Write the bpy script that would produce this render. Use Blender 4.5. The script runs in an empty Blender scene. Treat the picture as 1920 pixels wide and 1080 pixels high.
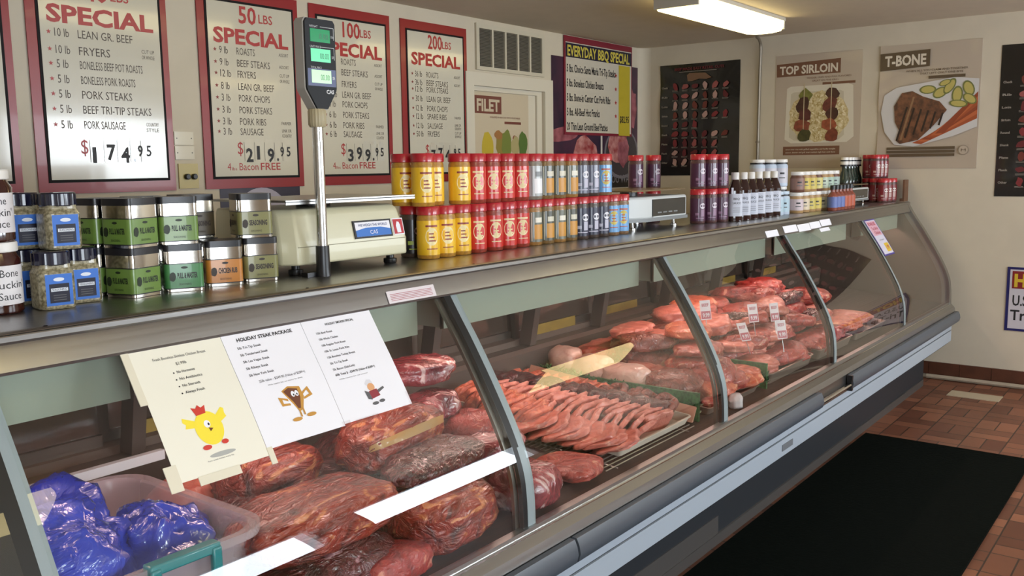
import bpy, bmesh, math, random
from math import radians as R, sin, cos, pi
from mathutils import Vector, Matrix, noise
sc = bpy.context.scene
COL = sc.collection

# ------------------------------------------------------------------ camera, world, exposure, daylight
def lin(c):
    if isinstance(c, str):
        c = [int(c[i:i+2], 16)/255 for i in (0, 2, 4)]
    return tuple((x/12.92 if x <= .04045 else ((x+.055)/1.055)**2.4) for x in c) + (1,)
cam = bpy.data.cameras.new('camera'); camo = bpy.data.objects.new('camera', cam); COL.objects.link(camo)
F, P, H, RO = 1716., R(7.62), R(37.55), R(-.774)
f = Vector((cos(H)*cos(P), sin(H)*cos(P), -sin(P))); r0 = Vector((sin(H), -cos(H), 0)); u0 = r0.cross(f)
r = cos(RO)*r0 + sin(RO)*u0; u = -sin(RO)*r0 + cos(RO)*u0
camo.matrix_world = Matrix(((r.x, u.x, -f.x, 0), (r.y, u.y, -f.y, 0), (r.z, u.z, -f.z, 1.55), (0, 0, 0, 1)))
cam.sensor_width = 36; cam.lens = F*36/1920; cam.clip_start = .02
sc.camera = camo
sc.view_settings.view_transform = 'Standard'; sc.view_settings.look = 'None'
sc.view_settings.gamma = 1; sc.view_settings.use_curve_mapping = False
sc.view_settings.exposure = -0.30
world = bpy.data.worlds.new('sky'); sc.world = world; world.use_nodes = True
bg = world.node_tree.nodes['Background']; bg.inputs[0].default_value = (.80, .90, 1, 1); bg.inputs[1].default_value = 6.0

XR, YB, ZC, YF, XL = 6.93, 3.92, 2.507, -2.3, -2.6     # right wall, back wall, ceiling, front wall, left wall
WIN = [(-1.6, .6, .45, 2.15), (2.6, 4.1, 1.3, 2.2), (4.45, 6.6, 1.3, 2.2)]      # shop windows in the wall behind the camera
def area(name, loc, rot, sx, sy, e, col):
    l = bpy.data.lights.new(name, 'AREA'); l.shape = 'RECTANGLE'; l.size = sx; l.size_y = sy; l.energy = e; l.color = col
    o = bpy.data.objects.new(name, l); COL.objects.link(o); o.location = loc; o.rotation_euler = rot; return o
for i, (a, b, c, d) in enumerate(WIN):
    area('daylight', ((a+b)/2, YF-.25, (c+d)/2), (R(90), 0, 0), b-a, d-c, (30 if a < 0 else 62)*(b-a)*(d-c), (.86, .93, 1))

# ------------------------------------------------------------------ materials
MATS = {}
def mat(name, col, rough=.5, metal=0, coat=0, emit=0, alpha=1, trans=0, noise_s=0, noise_a=0, bump=0, spec=.5, col2=None, coatr=.05):
    if name in MATS: return MATS[name]
    m = bpy.data.materials.new(name); m.use_nodes = True; nt = m.node_tree; b = nt.nodes['Principled BSDF']
    c = lin(col); b.inputs['Base Color'].default_value = c
    b.inputs['Roughness'].default_value = rough; b.inputs['Metallic'].default_value = metal
    b.inputs['Coat Weight'].default_value = coat; b.inputs['Coat Roughness'].default_value = coatr
    b.inputs['Alpha'].default_value = alpha; b.inputs['Transmission Weight'].default_value = trans
    b.inputs['Specular IOR Level'].default_value = spec
    if emit: b.inputs['Emission Color'].default_value = c; b.inputs['Emission Strength'].default_value = emit
    if noise_s:
        tc = nt.nodes.new('ShaderNodeTexCoord'); n = nt.nodes.new('ShaderNodeTexNoise')
        n.inputs['Scale'].default_value = noise_s; n.inputs['Detail'].default_value = 5
        nt.links.new(tc.outputs['Object'], n.inputs['Vector'])
        if noise_a or col2:
            rp = nt.nodes.new('ShaderNodeValToRGB'); c2 = lin(col2) if col2 else tuple(x*(1-noise_a) for x in c[:3]) + (1,)
            rp.color_ramp.elements[0].position = .35; rp.color_ramp.elements[1].position = .65
            rp.color_ramp.elements[0].color = c; rp.color_ramp.elements[1].color = c2
            nt.links.new(n.outputs['Fac'], rp.inputs[0]); nt.links.new(rp.outputs[0], b.inputs['Base Color'])
        if bump:
            bp = nt.nodes.new('ShaderNodeBump'); bp.inputs['Strength'].default_value = bump; bp.inputs['Distance'].default_value = .01
            nt.links.new(n.outputs['Fac'], bp.inputs['Height']); nt.links.new(bp.outputs[0], b.inputs['Normal'])
    MATS[name] = m; return m

def glass_mat(name, tint=(1, 1, 1, 1), ior=1.5, rough=0.0, gcol=(1, 1, 1, 1)):
    m = bpy.data.materials.new(name); m.use_nodes = True; nt = m.node_tree; nt.nodes.remove(nt.nodes['Principled BSDF'])
    out = nt.nodes['Material Output']; t = nt.nodes.new('ShaderNodeBsdfTransparent'); t.inputs[0].default_value = tint
    g = nt.nodes.new('ShaderNodeBsdfGlossy'); g.inputs['Roughness'].default_value = rough; g.inputs[0].default_value = gcol
    fr = nt.nodes.new('ShaderNodeFresnel'); fr.inputs[0].default_value = ior; mx = nt.nodes.new('ShaderNodeMixShader')
    ge = nt.nodes.new('ShaderNodeNewGeometry'); iv = nt.nodes.new('ShaderNodeMath'); iv.operation = 'SUBTRACT'; iv.inputs[0].default_value = 1
    nt.links.new(ge.outputs['Backfacing'], iv.inputs[1]); mu = nt.nodes.new('ShaderNodeMath'); mu.operation = 'MULTIPLY'
    nt.links.new(fr.outputs[0], mu.inputs[0]); nt.links.new(iv.outputs[0], mu.inputs[1])     # the reflection comes from the outer faces of the pane
    nt.links.new(mu.outputs[0], mx.inputs[0]); nt.links.new(t.outputs[0], mx.inputs[1]); nt.links.new(g.outputs[0], mx.inputs[2])
    nt.links.new(mx.outputs[0], out.inputs[0]); MATS[name] = m; return m

def steel_mat(name, col, rough, axis=0, amt=.25, metal=1):
    m = mat(name, col, rough, metal); nt = m.node_tree; b = nt.nodes['Principled BSDF']
    tc = nt.nodes.new('ShaderNodeTexCoord'); mp = nt.nodes.new('ShaderNodeMapping'); n = nt.nodes.new('ShaderNodeTexNoise')
    s = [220, 220, 220]; s[axis] = 1.5; mp.inputs['Scale'].default_value = s; n.inputs['Scale'].default_value = 1; n.inputs['Detail'].default_value = 3
    nt.links.new(tc.outputs['Object'], mp.inputs[0]); nt.links.new(mp.outputs[0], n.inputs['Vector'])
    mr = nt.nodes.new('ShaderNodeMapRange'); mr.inputs['To Min'].default_value = rough*(1-amt); mr.inputs['To Max'].default_value = rough*(1+amt)
    nt.links.new(n.outputs['Fac'], mr.inputs['Value']); nt.links.new(mr.outputs[0], b.inputs['Roughness'])
    n2 = nt.nodes.new('ShaderNodeTexNoise'); n2.inputs['Scale'].default_value = 3; n2.inputs['Detail'].default_value = 6
    nt.links.new(tc.outputs['Object'], n2.inputs['Vector'])
    bp = nt.nodes.new('ShaderNodeBump'); bp.inputs['Strength'].default_value = .12; bp.inputs['Distance'].default_value = .02
    nt.links.new(n2.outputs['Fac'], bp.inputs['Height']); nt.links.new(bp.outputs[0], b.inputs['Normal'])
    return m

def meat_mat(name, lean, lean2, fat, fatpos=.62, scale=9, streak=(1, 1, 1), coat=.7, rough=.35, wrinkle=.5):
    m = mat(name, lean, rough, coat=coat, coatr=.12); nt = m.node_tree; b = nt.nodes['Principled BSDF']; N = nt.nodes.new; L = nt.links.new
    tc = N('ShaderNodeTexCoord'); mp = N('ShaderNodeMapping'); mp.inputs['Scale'].default_value = streak
    L(tc.outputs['Object'], mp.inputs[0])
    n = N('ShaderNodeTexNoise'); n.inputs['Scale'].default_value = scale; n.inputs['Detail'].default_value = 7; n.inputs['Distortion'].default_value = 1.6
    L(mp.outputs[0], n.inputs['Vector'])
    rp = N('ShaderNodeValToRGB'); e = rp.color_ramp.elements
    e[0].position = .32; e[0].color = lin(lean2); e[1].position = .5; e[1].color = lin(lean)
    k = e.new(fatpos); k.color = lin(lean); k2 = e.new(min(.98, fatpos+.06)); k2.color = lin(fat)
    L(n.outputs['Fac'], rp.inputs[0]); L(rp.outputs[0], b.inputs['Base Color'])
    w = N('ShaderNodeTexNoise'); w.inputs['Scale'].default_value = scale*1.6; w.inputs['Detail'].default_value = 4; w.inputs['Distortion'].default_value = 3
    L(mp.outputs[0], w.inputs['Vector'])
    bp = N('ShaderNodeBump'); bp.inputs['Strength'].default_value = wrinkle; bp.inputs['Distance'].default_value = .02
    L(w.outputs['Fac'], bp.inputs['Height']); L(bp.outputs[0], b.inputs['Normal']); L(bp.outputs[0], b.inputs['Coat Normal'])
    return m

def floor_mat():
    m = mat('quarry_tile', '6e4430', .45); nt = m.node_tree; b = nt.nodes['Principled BSDF']; N = nt.nodes.new; L = nt.links.new
    tc = N('ShaderNodeTexCoord'); S = .205; outs = []
    for rot in (0, 90):      # basket weave: pairs of tiles, turned by a quarter in every other square
        mp = N('ShaderNodeMapping'); mp.inputs['Rotation'].default_value = (0, 0, R(rot)); L(tc.outputs['Object'], mp.inputs[0])
        br = N('ShaderNodeTexBrick'); br.offset = 0; br.inputs['Scale'].default_value = 1; br.inputs['Brick Width'].default_value = S; br.inputs['Row Height'].default_value = S/2
        br.inputs['Mortar Size'].default_value = .0035; br.inputs['Color1'].default_value = lin('8a5840'); br.inputs['Color2'].default_value = lin('5c3424')
        br.inputs['Mortar'].default_value = lin('38281f'); br.inputs['Bias'].default_value = -.05; L(mp.outputs[0], br.inputs['Vector']); outs.append(br)
    ck = N('ShaderNodeTexChecker'); ck.inputs['Scale'].default_value = 1/S; L(tc.outputs['Object'], ck.inputs['Vector'])
    mc = N('ShaderNodeMixRGB'); L(ck.outputs['Fac'], mc.inputs[0]); L(outs[0].outputs['Color'], mc.inputs[1]); L(outs[1].outputs['Color'], mc.inputs[2])
    mf = N('ShaderNodeMixRGB'); L(ck.outputs['Fac'], mf.inputs[0]); L(outs[0].outputs['Fac'], mf.inputs[1]); L(outs[1].outputs['Fac'], mf.inputs[2])
    n = N('ShaderNodeTexNoise'); n.inputs['Scale'].default_value = 4; n.inputs['Detail'].default_value = 5; L(tc.outputs['Object'], n.inputs['Vector'])
    mx = N('ShaderNodeMixRGB'); mx.blend_type = 'MULTIPLY'; mx.inputs[0].default_value = .4; L(mc.outputs[0], mx.inputs[1]); L(n.outputs['Fac'], mx.inputs[2])
    g = N('ShaderNodeHueSaturation'); g.inputs['Value'].default_value = 1.25; L(mx.outputs[0], g.inputs['Color']); L(g.outputs[0], b.inputs['Base Color'])
    bp = N('ShaderNodeBump'); bp.inputs['Strength'].default_value = .35; bp.invert = True; bp.inputs['Distance'].default_value = .004
    L(mf.outputs[0], bp.inputs['Height']); L(bp.outputs[0], b.inputs['Normal']); return m

# ------------------------------------------------------------------ mesh builder
class MB:
    def __init__(s): s.v = []; s.f = []; s.m = []; s.mats = []
    def mi(s, m):
        if m not in s.mats: s.mats.append(m)
        return s.mats.index(m)
    def add(s, vs, fs, m, M=None):
        o = len(s.v)
        s.v += [tuple(M @ Vector(p)) if M else tuple(p) for p in vs]
        k = s.mi(m)
        for q in fs: s.f.append([o+i for i in q]); s.m.append(k)
        return s
    def box(s, a, b, m, M=None):
        (x0, y0, z0), (x1, y1, z1) = a, b
        if x0 > x1: x0, x1 = x1, x0
        if y0 > y1: y0, y1 = y1, y0
        if z0 > z1: z0, z1 = z1, z0
        vs = [(x, y, z) for x in (x0, x1) for y in (y0, y1) for z in (z0, z1)]
        return s.add(vs, [(0, 1, 3, 2), (4, 6, 7, 5), (0, 4, 5, 1), (2, 3, 7, 6), (0, 2, 6, 4), (1, 5, 7, 3)], m, M)
    def prism(s, pts, a, b, m, axis=2, M=None, cap=True):
        n = len(pts)
        def P3(p, t): return {0: (t, p[0], p[1]), 1: (p[0], t, p[1]), 2: (p[0], p[1], t)}[axis]
        vs = [P3(p, a) for p in pts] + [P3(p, b) for p in pts]
        fs = [(i, (i+1) % n, n+(i+1) % n, n+i) for i in range(n)]
        if cap: fs += [tuple(range(n-1, -1, -1)), tuple(range(n, 2*n))]
        return s.add(vs, fs, m, M)
    def lathe(s, prof, m, n=24, c=(0, 0, 0), M=None, ridge=0, cap=True):
        vs = []; fs = []
        for (rr, z) in prof:
            for i in range(n):
                q = rr*(1-(ridge if i % 2 else 0)); vs.append((c[0]+q*cos(2*pi*i/n), c[1]+q*sin(2*pi*i/n), c[2]+z))
        for j in range(len(prof)-1):
            for i in range(n): fs.append((j*n+i, j*n+(i+1) % n, (j+1)*n+(i+1) % n, (j+1)*n+i))
        if cap:
            fs.append(tuple(range(n-1, -1, -1))); fs.append(tuple((len(prof)-1)*n+i for i in range(n)))
        return s.add(vs, fs, m, M)
    def tube(s, path, rad, m, n=8):
        path = [Vector(p) for p in path]; vs = []; fs = []
        for i, p in enumerate(path):
            d = (path[min(i+1, len(path)-1)]-path[max(i-1, 0)]).normalized()
            a = d.orthogonal().normalized() if i == 0 else (a - d*a.dot(d)).normalized()
            b = d.cross(a)
            vs += [tuple(p+rad*(cos(2*pi*k/n)*a+sin(2*pi*k/n)*b)) for k in range(n)]
        for j in range(len(path)-1):
            for i in range(n): fs.append((j*n+i, j*n+(i+1) % n, (j+1)*n+(i+1) % n, (j+1)*n+i))
        fs.append(tuple(range(n-1, -1, -1))); fs.append(tuple((len(path)-1)*n+i for i in range(n)))
        return s.add(vs, fs, m)
    def strip(s, prof, x0, x1, m, axis=0, thick=0):
        # a sheet bent along a (y,z) profile between two x values; thick > 0 makes it solid
        n = len(prof)
        if not thick:
            vs = [(x0, p[0], p[1]) for p in prof]+[(x1, p[0], p[1]) for p in prof]
            return s.add(vs, [(i, i+1, n+i+1, n+i) for i in range(n-1)], m)
        off = offset(prof, thick)
        return s.prism(list(prof)+off[::-1], x0, x1, m, axis=0)
    def build(s, name, parent=None, sharp=35, loc=None):
        me = bpy.data.meshes.new(name); me.from_pydata(s.v, [], s.f)
        for m in s.mats: me.materials.append(m)
        me.polygons.foreach_set('material_index', s.m)
        me.polygons.foreach_set('use_smooth', [True]*len(s.f)); me.update()
        bm = bmesh.new(); bm.from_mesh(me); bmesh.ops.recalc_face_normals(bm, faces=bm.faces); bm.to_mesh(me); bm.free()
        me.set_sharp_from_angle(angle=R(sharp))
        o = bpy.data.objects.new(name, me); COL.objects.link(o)
        if parent: o.parent = parent
        if loc: o.location = loc
        return o
def offset(prof, t):
    out = []
    for i, p in enumerate(prof):
        a = prof[max(i-1, 0)]; b = prof[min(i+1, len(prof)-1)]
        d = Vector((b[0]-a[0], b[1]-a[1])).normalized(); out.append((p[0]-d.y*t, p[1]+d.x*t))
    return out
def rrect(w, d, rad, n=4, cx=0, cy=0):
    pts = []
    for sx, sy, a0 in ((1, 1, 0), (-1, 1, 90), (-1, -1, 180), (1, -1, 270)):
        for k in range(n+1):
            a = R(a0+90*k/n); pts.append((cx+sx*(w/2-rad)+rad*cos(a), cy+sy*(d/2-rad)+rad*sin(a)))
    return pts
def thing(name, label, cat, loc=(0, 0, 0), rz=0, group=None):
    o = bpy.data.objects.new(name, None); o.empty_display_size = .05; COL.objects.link(o); o.location = loc; o.rotation_euler = (0, 0, rz)
    o['label'] = label; o['category'] = cat
    if group: o['group'] = group
    return o
def tag(o, label, cat, group=None):
    o['label'] = label; o['category'] = cat
    if group: o['group'] = group
    return o
def struct(o): o['kind'] = 'structure'; return o
CH = {}
def dup(root, loc, rz=None, label=None, group=None):
    c = root.copy(); COL.objects.link(c); c.location = loc
    if rz is not None: c.rotation_euler = (root.rotation_euler[0], root.rotation_euler[1], rz)
    if label: c['label'] = label
    if group: c['group'] = group
    for ch in root.children:
        d = ch.copy(); COL.objects.link(d); d.parent = c
        for g in ch.children:
            e = g.copy(); COL.objects.link(e); e.parent = d
    return c

# ---- lettering: flat printed letters as thin mesh faces
TX = {}
def glyphs(s, bold):
    k = (s, bold)
    if k not in TX:
        cu = bpy.data.curves.new('t', 'FONT'); cu.body = s; cu.resolution_u = 2; cu.size = 1; cu.offset = bold; cu.fill_mode = 'FRONT'
        ob = bpy.data.objects.new('t', cu); COL.objects.link(ob)
        bpy.context.view_layer.update()
        me = bpy.data.meshes.new_from_object(ob.evaluated_get(bpy.context.evaluated_depsgraph_get()))
        vs = [tuple(v.co) for v in me.vertices]; fs = [tuple(p.vertices) for p in me.polygons]
        bpy.data.objects.remove(ob); bpy.data.curves.remove(cu); bpy.data.meshes.remove(me)
        TX[k] = (vs, fs)
    return TX[k]
def text(mb, s, x, z, h, m, w=None, align='L', y=-.0006, bold=0, cond=.85, M=None, rot=0):
    """letters standing in the local XZ plane facing -Y; x,z = baseline start; h = capital height; w = total width"""
    vs, fs = glyphs(s, bold)
    if not vs: return
    x0 = min(v[0] for v in vs); x1 = max(v[0] for v in vs)
    k = h/.73; kx = (w/(x1-x0)) if w else k*cond
    tw = (x1-x0)*kx; ox = x-(tw/2 if align == 'C' else tw if align == 'R' else 0)
    c, q = cos(rot), sin(rot); out = []
    for v in vs:
        a = ox+(v[0]-x0)*kx-x; b = v[1]*k; out.append((x+a*c-b*q, y, z+a*q+b*c))
    mb.add(out, fs, m, M)
def shape(mb, pts, m, y=-.0004, M=None):
    mb.add([(p[0], y, p[1]) for p in pts], [tuple(range(len(pts)))], m, M)
def ell(cx, cz, a, b, n=20, rot=0, j=0, seed=0):
    rd = random.Random(seed); out = []
    for i in range(n):
        t = 2*pi*i/n; q = 1+rd.uniform(-j, j); x = a*q*cos(t); z = b*q*sin(t)
        out.append((cx+x*cos(rot)-z*sin(rot), cz+x*sin(rot)+z*cos(rot)))
    return out
def rect(x0, z0, x1, z1): return [(x0, z0), (x1, z0), (x1, z1), (x0, z1)]

# common materials
wall_m = mat('painted_wall', 'c9bfac', .7, noise_s=6, noise_a=.05, bump=.06)
ceil_m = mat('painted_ceiling', 'd3c6b2', .8, noise_s=8, noise_a=.04)
white_m = mat('white_trim_paint', 'cfc8b8', .5)
steel = steel_mat('brushed_steel', 'a3a2a0', .32)
steel_d = steel_mat('dull_steel', '8c857c', .4)
chrome = mat('chrome', 'd8d8d8', .12, 1)
black_p = mat('black_plastic', '17171a', .35)
dark_m = mat('dark_gasket', '0d0d0e', .5)
paper = mat('white_paper', 'e9e8ee', .6)
cream_paper = mat('cream_paper', 'e6e2d2', .6)
ink = mat('black_ink', '1d1c20', .5)
inkgrey = mat('grey_ink', '5b5a5c', .6)
redink = mat('red_ink', 'b01f26', .5)

# ------------------------------------------------------------------ room shell
def shell():
    struct(MB().box((XL, YF, -.1), (XR, YB, 0), floor_mat()).build('floor'))
    struct(MB().box((XL-.1, YF-.1, ZC), (XR+.1, YB+.1, ZC+.1), ceil_m).build('ceiling'))
    struct(MB().box((XR, YF-.1, -.1), (XR+.1, YB+.1, ZC), wall_m).build('wall_right'))
    struct(MB().box((XL-.1, YF-.1, -.1), (XL, YB+.1, ZC), wall_m).build('wall_left'))
    w = MB()   # the back wall with the pass-through opening cut out
    ox0, ox1, oz0, oz1 = 4.70, 5.50, 1.05, 2.075
    for a, b in (((XL, YB, -.1), (ox0, YB+.1, ZC)), ((ox1, YB, -.1), (XR, YB+.1, ZC)), ((ox0, YB, -.1), (ox1, YB+.1, oz0)), ((ox0, YB, oz1), (ox1, YB+.1, ZC))):
        w.box(a, b, wall_m)
    struct(w.build('wall_back'))
    w = MB(); xs = XL
    for a, b, c, d in WIN:
        w.box((xs, YF-.1, -.1), (a, YF, ZC), wall_m); w.box((a, YF-.1, -.1), (b, YF, c), wall_m); w.box((a, YF-.1, d), (b, YF, ZC), wall_m); xs = b
    w.box((xs, YF-.1, -.1), (XR, YF, ZC), wall_m)
    struct(w.build('wall_front'))
    wg = glass_mat('window_glass')
    for i, (a, b, c, d) in enumerate(WIN):
        fr = MB(); t = .045
        for p, q in (((a, YF-.07, c), (b, YF-.01, c+t)), ((a, YF-.07, d-t), (b, YF-.01, d)), ((a, YF-.07, c+t), (a+t, YF-.01, d-t)), ((b-t, YF-.07, c+t), (b, YF-.01, d-t))):
            fr.box(p, q, mat('window_metal', '55504a', .5))
        wo = struct(fr.build('window_%d' % (i+1)))
        MB().box((a+t, YF-.045, c+t), (b-t, YF-.039, d-t), wg).build('pane', wo)
    # rounded corner bead where the side wall meets the back wall
    pts = [(XR, YB)]+[(XR-.09*(1-sin(R(a))), YB-.09*(1-cos(R(a)))) for a in range(0, 91, 10)]
    struct(MB().prism(pts, 0, ZC, wall_m).build('trim_1'))
    # door in the back wall, a poster is taped on its leaf
    tr = MB()
    for a, b in (((4.62, YB-.018, 1.0), (4.70, YB, 2.16)), ((5.50, YB-.018, 1.0), (5.60, YB, 2.16)), ((4.70, YB-.018, 2.075), (5.50, YB, 2.16))):
        tr.box(a, b, white_m)
    dr = struct(tr.build('door_1'))
    MB().box((4.70, YB+.03, 1.05), (5.50, YB+.06, 2.075), white_m).box((4.70, YB+.012, 1.05), (4.715, YB+.03, 2.06), white_m).box((5.44, YB+.012, 1.05), (5.50, YB+.03, 2.075), white_m).box((4.715, YB+.012, 2.045), (5.44, YB+.03, 2.075), white_m).build('door_leaf', dr)
    # baseboard of quarry tile with a pale strip at its foot
    b = MB(); bt = mat('base_tile', '5b3423', .45, noise_s=9, noise_a=.3)
    y = YF
    while y < 3.9:
        b.box((XR-.014, y, .03), (XR, min(y+.2, YB), .118), bt); y += .203
    struct(b.build('baseboard_right'))
    struct(MB().tube([(XR-.04, YF+.02, .018), (XR-.04, 1.56, .018)], .016, mat('pale_pipe', 'a89a88', .5)).build('trim_2'))
shell()

# ------------------------------------------------------------------ the curved glass display case
GP = [(1.686, 1.195), (1.645, 1.132), (1.60, 1.065), (1.53, .95), (1.465, .83), (1.43, .74), (1.418, .66), (1.415, .565)]
def smooth(pr, k=6):
    Q = []
    for i in range(len(pr)-1):
        a, b, c, d = [Vector(pr[max(0, min(len(pr)-1, j))]) for j in (i-1, i, i+1, i+2)]
        for q in range(k):
            t = q/k; Q.append(tuple(.5*((2*b)+(c-a)*t+(2*a-5*b+4*c-d)*t*t+(-a+3*b-3*c+d)*t**3)))
    return Q+[tuple(pr[-1])]
GC = smooth(GP)
def glass_y(z):
    for a, b in zip(GC, GC[1:]):
        if b[1] <= z <= a[1]: return b[0]+(a[0]-b[0])*(z-b[1])/(a[1]-b[1]+1e-9)
    return 1.69
def on_glass(s):      # distance down the glass from its top edge -> (y, z)
    for a, b in zip(GC, GC[1:]):
        L = math.dist(a, b)
        if s <= L: return (a[0]+(b[0]-a[0])*s/L, a[1]+(b[1]-a[1])*s/L)
        s -= L
    return GC[-1]
X0, X1 = -.62, 6.76
DIV = [.655, 1.895, 3.135, 4.385, 5.625]
CT = 1.262
def deck_z(y): return .572+.075*(y-1.45)/.85
def case():
    root = thing('display_case', 'long curved-glass meat counter with stainless top, white lower panel and rubber bumper', 'display case')
    wp = mat('white_enamel', 'a3adb8', .4); body = mat('case_body', '4b4540', .5)
    # kick and lower body
    MB().box((X0, 1.53, 0), (X1-.1, 2.45, .30), mat('kick_plate', '26292e', .5)).box((X0, 1.522, 0), (X1-.12, 1.53, .045), mat('kick_strip', '4b4846', .4)).box((X0, 1.526, 0.0), (3.35, 1.535, .12), mat('kick_strip', '4b4846')).build('kick_plate', root)
    p = MB().box((X0, 1.385, .312), (X1, 2.45, .384), wp).box((X0, 1.385, .392), (X1, 2.45, .44), wp).box((X0, 1.392, .384), (X1, 2.44, .392), dark_m)
    p.build('lower_panel', root)
    MB().box((X0, 1.40, .296), (X1-.01, 2.44, .312), dark_m).build('panel_edge', root)
    # sill: bright lip below the glass, sloping ledge, rail
    sill = [(1.425, .585), (1.400, .585), (1.398, .572), (1.372, .548), (1.366, .522), (1.362, .44), (2.45, .44), (2.45, .56), (1.425, .56)]
    MB().prism(sill, X0, X1, steel, axis=0).build('sill', root, sharp=9)
    MB().strip([(1.3985, .5725), (1.391, .5725)], X0, X1, chrome, thick=.004).build('sill_bead', root)
    bm_ = mat('rubber_bumper', '4e545c', .38)
    bp = [(1.361, .522), (1.345, .52), (1.336, .50), (1.332, .478), (1.338, .455), (1.352, .443), (1.361, .443)]
    for a, b in ((X0, 2.02), (2.03, 4.02), (4.44, X1)):
        MB().prism(bp, a, b, bm_, axis=0).build('bumper', root)
    MB().tube([(4.02, 1.346, .475), (4.44, 1.346, .475)], .010, chrome).build('bumper_rail', root)
    MB().box((4.425, 1.336, .445), (4.445, 1.36, .52), black_p).build('bumper_cap', root)
    MB().box((3.66, 1.382, .335), (3.78, 1.386, .362), mat('badge_grey', '6d7176', .4)).build('badge', root)
    # end frame by the side wall
    off = offset(GC, -.012)
    ef = MB(); prof = [(p[0], p[1]) for p in GC]
    ef.strip([(1.70, 1.262)]+[(p[0]-.02, p[1]+.006) for p in GC]+[(1.385, .56)], X1-.055, X1, steel, thick=.05)
    ef.build('end_frame', root)
    inner = [(p[0], p[1]) for p in GC]+[(1.415, .44), (2.45, .44), (2.45, 1.22), (1.69, 1.22)]
    MB().prism(inner, X1-.02, X1-.012, steel_d, axis=0).build('end_panel', root)
    MB().prism(inner, X0, X0+.012, steel_d, axis=0).build('end_panel', root)
    # glass
    cg = glass_mat('case_glass', (.95, .97, .96, 1), 1.58)
    xs = [X0]+DIV+[X1-.05]
    for i in range(len(xs)-1):
        MB().strip([(p[0], p[1]) for p in GC], xs[i]+(.022 if i else 0), xs[i+1]-.022, cg, thick=-.006).build('glass_panel', root)
    st = mat('divider_strip', '8a9699', .4); 
    for x in DIV:
        d = MB().strip([(p[0]-.006, p[1]) for p in GC], x-.004, x+.030, st, thick=.008)
        if x < 1: d.strip([(p[0]-.006, p[1]) for p in GC], x-.042, x-.007, st, thick=.007)
        d.build('divider_strip', root)
        MB().strip([(p[0]+.007, p[1]) for p in GC], x-.024 if x > 1 else x-.066, x+.004, dark_m, thick=-.012).strip([(p[0]+.02, p[1]) for p in GC[:]], x-.040 if x > 1 else x-.09, x-.022 if x > 1 else x-.06, steel_d, thick=-.01).build('divider_gasket', root)
    # canopy: counter top with rolled front and the light box hanging below it
    top = [(1.70, 1.262), (1.6915, 1.2612), (1.690, 1.259), (1.690, 1.250), (1.6925, 1.245), (1.688, 1.238), (1.672, 1.200), (1.674, 1.194), (1.70, 1.194), (1.72, 1.225), (2.45, 1.225), (2.45, 1.262)]
    MB().prism(top, X0, X1, steel, axis=0).build('counter_top', root, sharp=14)
    MB().strip([(1.694, 1.2625), (1.700, 1.2645), (1.712, 1.2645), (1.716, 1.2625)], X0, X1-.02, steel_d, thick=.002).build('counter_bead', root)
    for x in [a*.62+.18 for a in range(11)]:
        MB().lathe([(.006, 0), (.006, .002), (.003, .004)], mat('screw', '3a3632', .4, 1), n=8, c=(x, 1.708, 1.2638)).build('screw', root)
    lb = mat('light_box_white', '989e8e', .4)
    for a, b in ((X0, .98), (1.10, 1.84), (1.95, 3.08), (3.2, 4.33), (4.45, 5.57), (5.69, 6.68)):
        MB().prism([(1.75, 1.225), (1.75, 1.084), (1.766, 1.080), (1.766, 1.195), (1.96, 1.20), (1.97, 1.085), (1.985, 1.085), (1.985, 1.225)], a, b, lb, axis=0).box((a, 1.755, 1.086), (a+.004, 1.98, 1.22), lb).box((b-.004, 1.755, 1.086), (b, 1.98, 1.22), lb).build('light_box', root)
    tube = mat('case_lamp_tube', 'ffcfc6', .3, emit=30)
    for a, b in ((X0+.1, .95), (1.12, 1.82), (1.98, 3.05), (3.23, 4.3), (4.48, 5.54), (5.72, 6.66)):
        MB().tube([(a+.03, 1.86, 1.155), (b-.03, 1.86, 1.155)], .015, tube, 10).build('lamp_tube', root)
    # interior: deck, front well, riser, rear sliding doors
    wm = steel_mat('deck_steel', '463c37', .5, metal=.5)
    MB().prism([(1.43, .56), (1.45, .572), (2.30, .647), (2.30, .62), (1.45, .56)], X0, X1-.03, wm, axis=0).build('deck', root)
    rs = steel_mat('riser_steel', '70645c', .42, metal=.6)
    MB().prism([(2.30, .62), (2.285, .76), (2.30, .775), (2.36, .775), (2.36, .62)], X0, X1-.03, rs, axis=0).build('riser', root)
    MB().prism([(2.36, .45), (2.45, .45), (2.45, .82), (2.36, .80)], X0, X1-.03, mat('case_back', '5a4d44', .5), axis=0).build('rear_sill', root)
    MB().box((X0, 2.17, .79), (1.30, 2.19, .815), mat('white_shelf_edge', 'c9cdd2', .4)).build('price_rail', root)
    rd = mat('rear_door_glass', '4a3c34', .1, coat=.3); yw = mat('yellow_reflection', '9a8038', .35, noise_s=12, noise_a=.35); fr = steel_mat('door_rail', '7a716a', .38)
    wx = X0
    k = 0
    while wx < X1-.1:
        e = min(wx+.62, X1-.03)
        dm = MB(); y = 2.385+(.02 if k % 2 else 0)
        dm.prism([(y, .80), (y+.012, .80), (y+.052, 1.225), (y+.04, 1.225)], wx, e, rd, axis=0)
        dm.build('rear_door', root)
        if k % 3 != 2: MB().box((wx+.12, y-.022, .775), (e-.16, y-.013, .845), yw).build('pane_reflection', root)  # yellow reflection low in the rear door glass, painted as a coloured strip
        fm = MB()
        for z0, z1 in ((.80, .835), (1.17, 1.22), (.93, .96)):
            fm.box((wx, y-.012, z0), (e, y+.05, z1), fr)
        fm.box((wx, y-.014, .801), (wx+.03, y+.048, 1.219), fr)
        fm.build('door_frame', root)
        wx = e; k += 1
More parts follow.
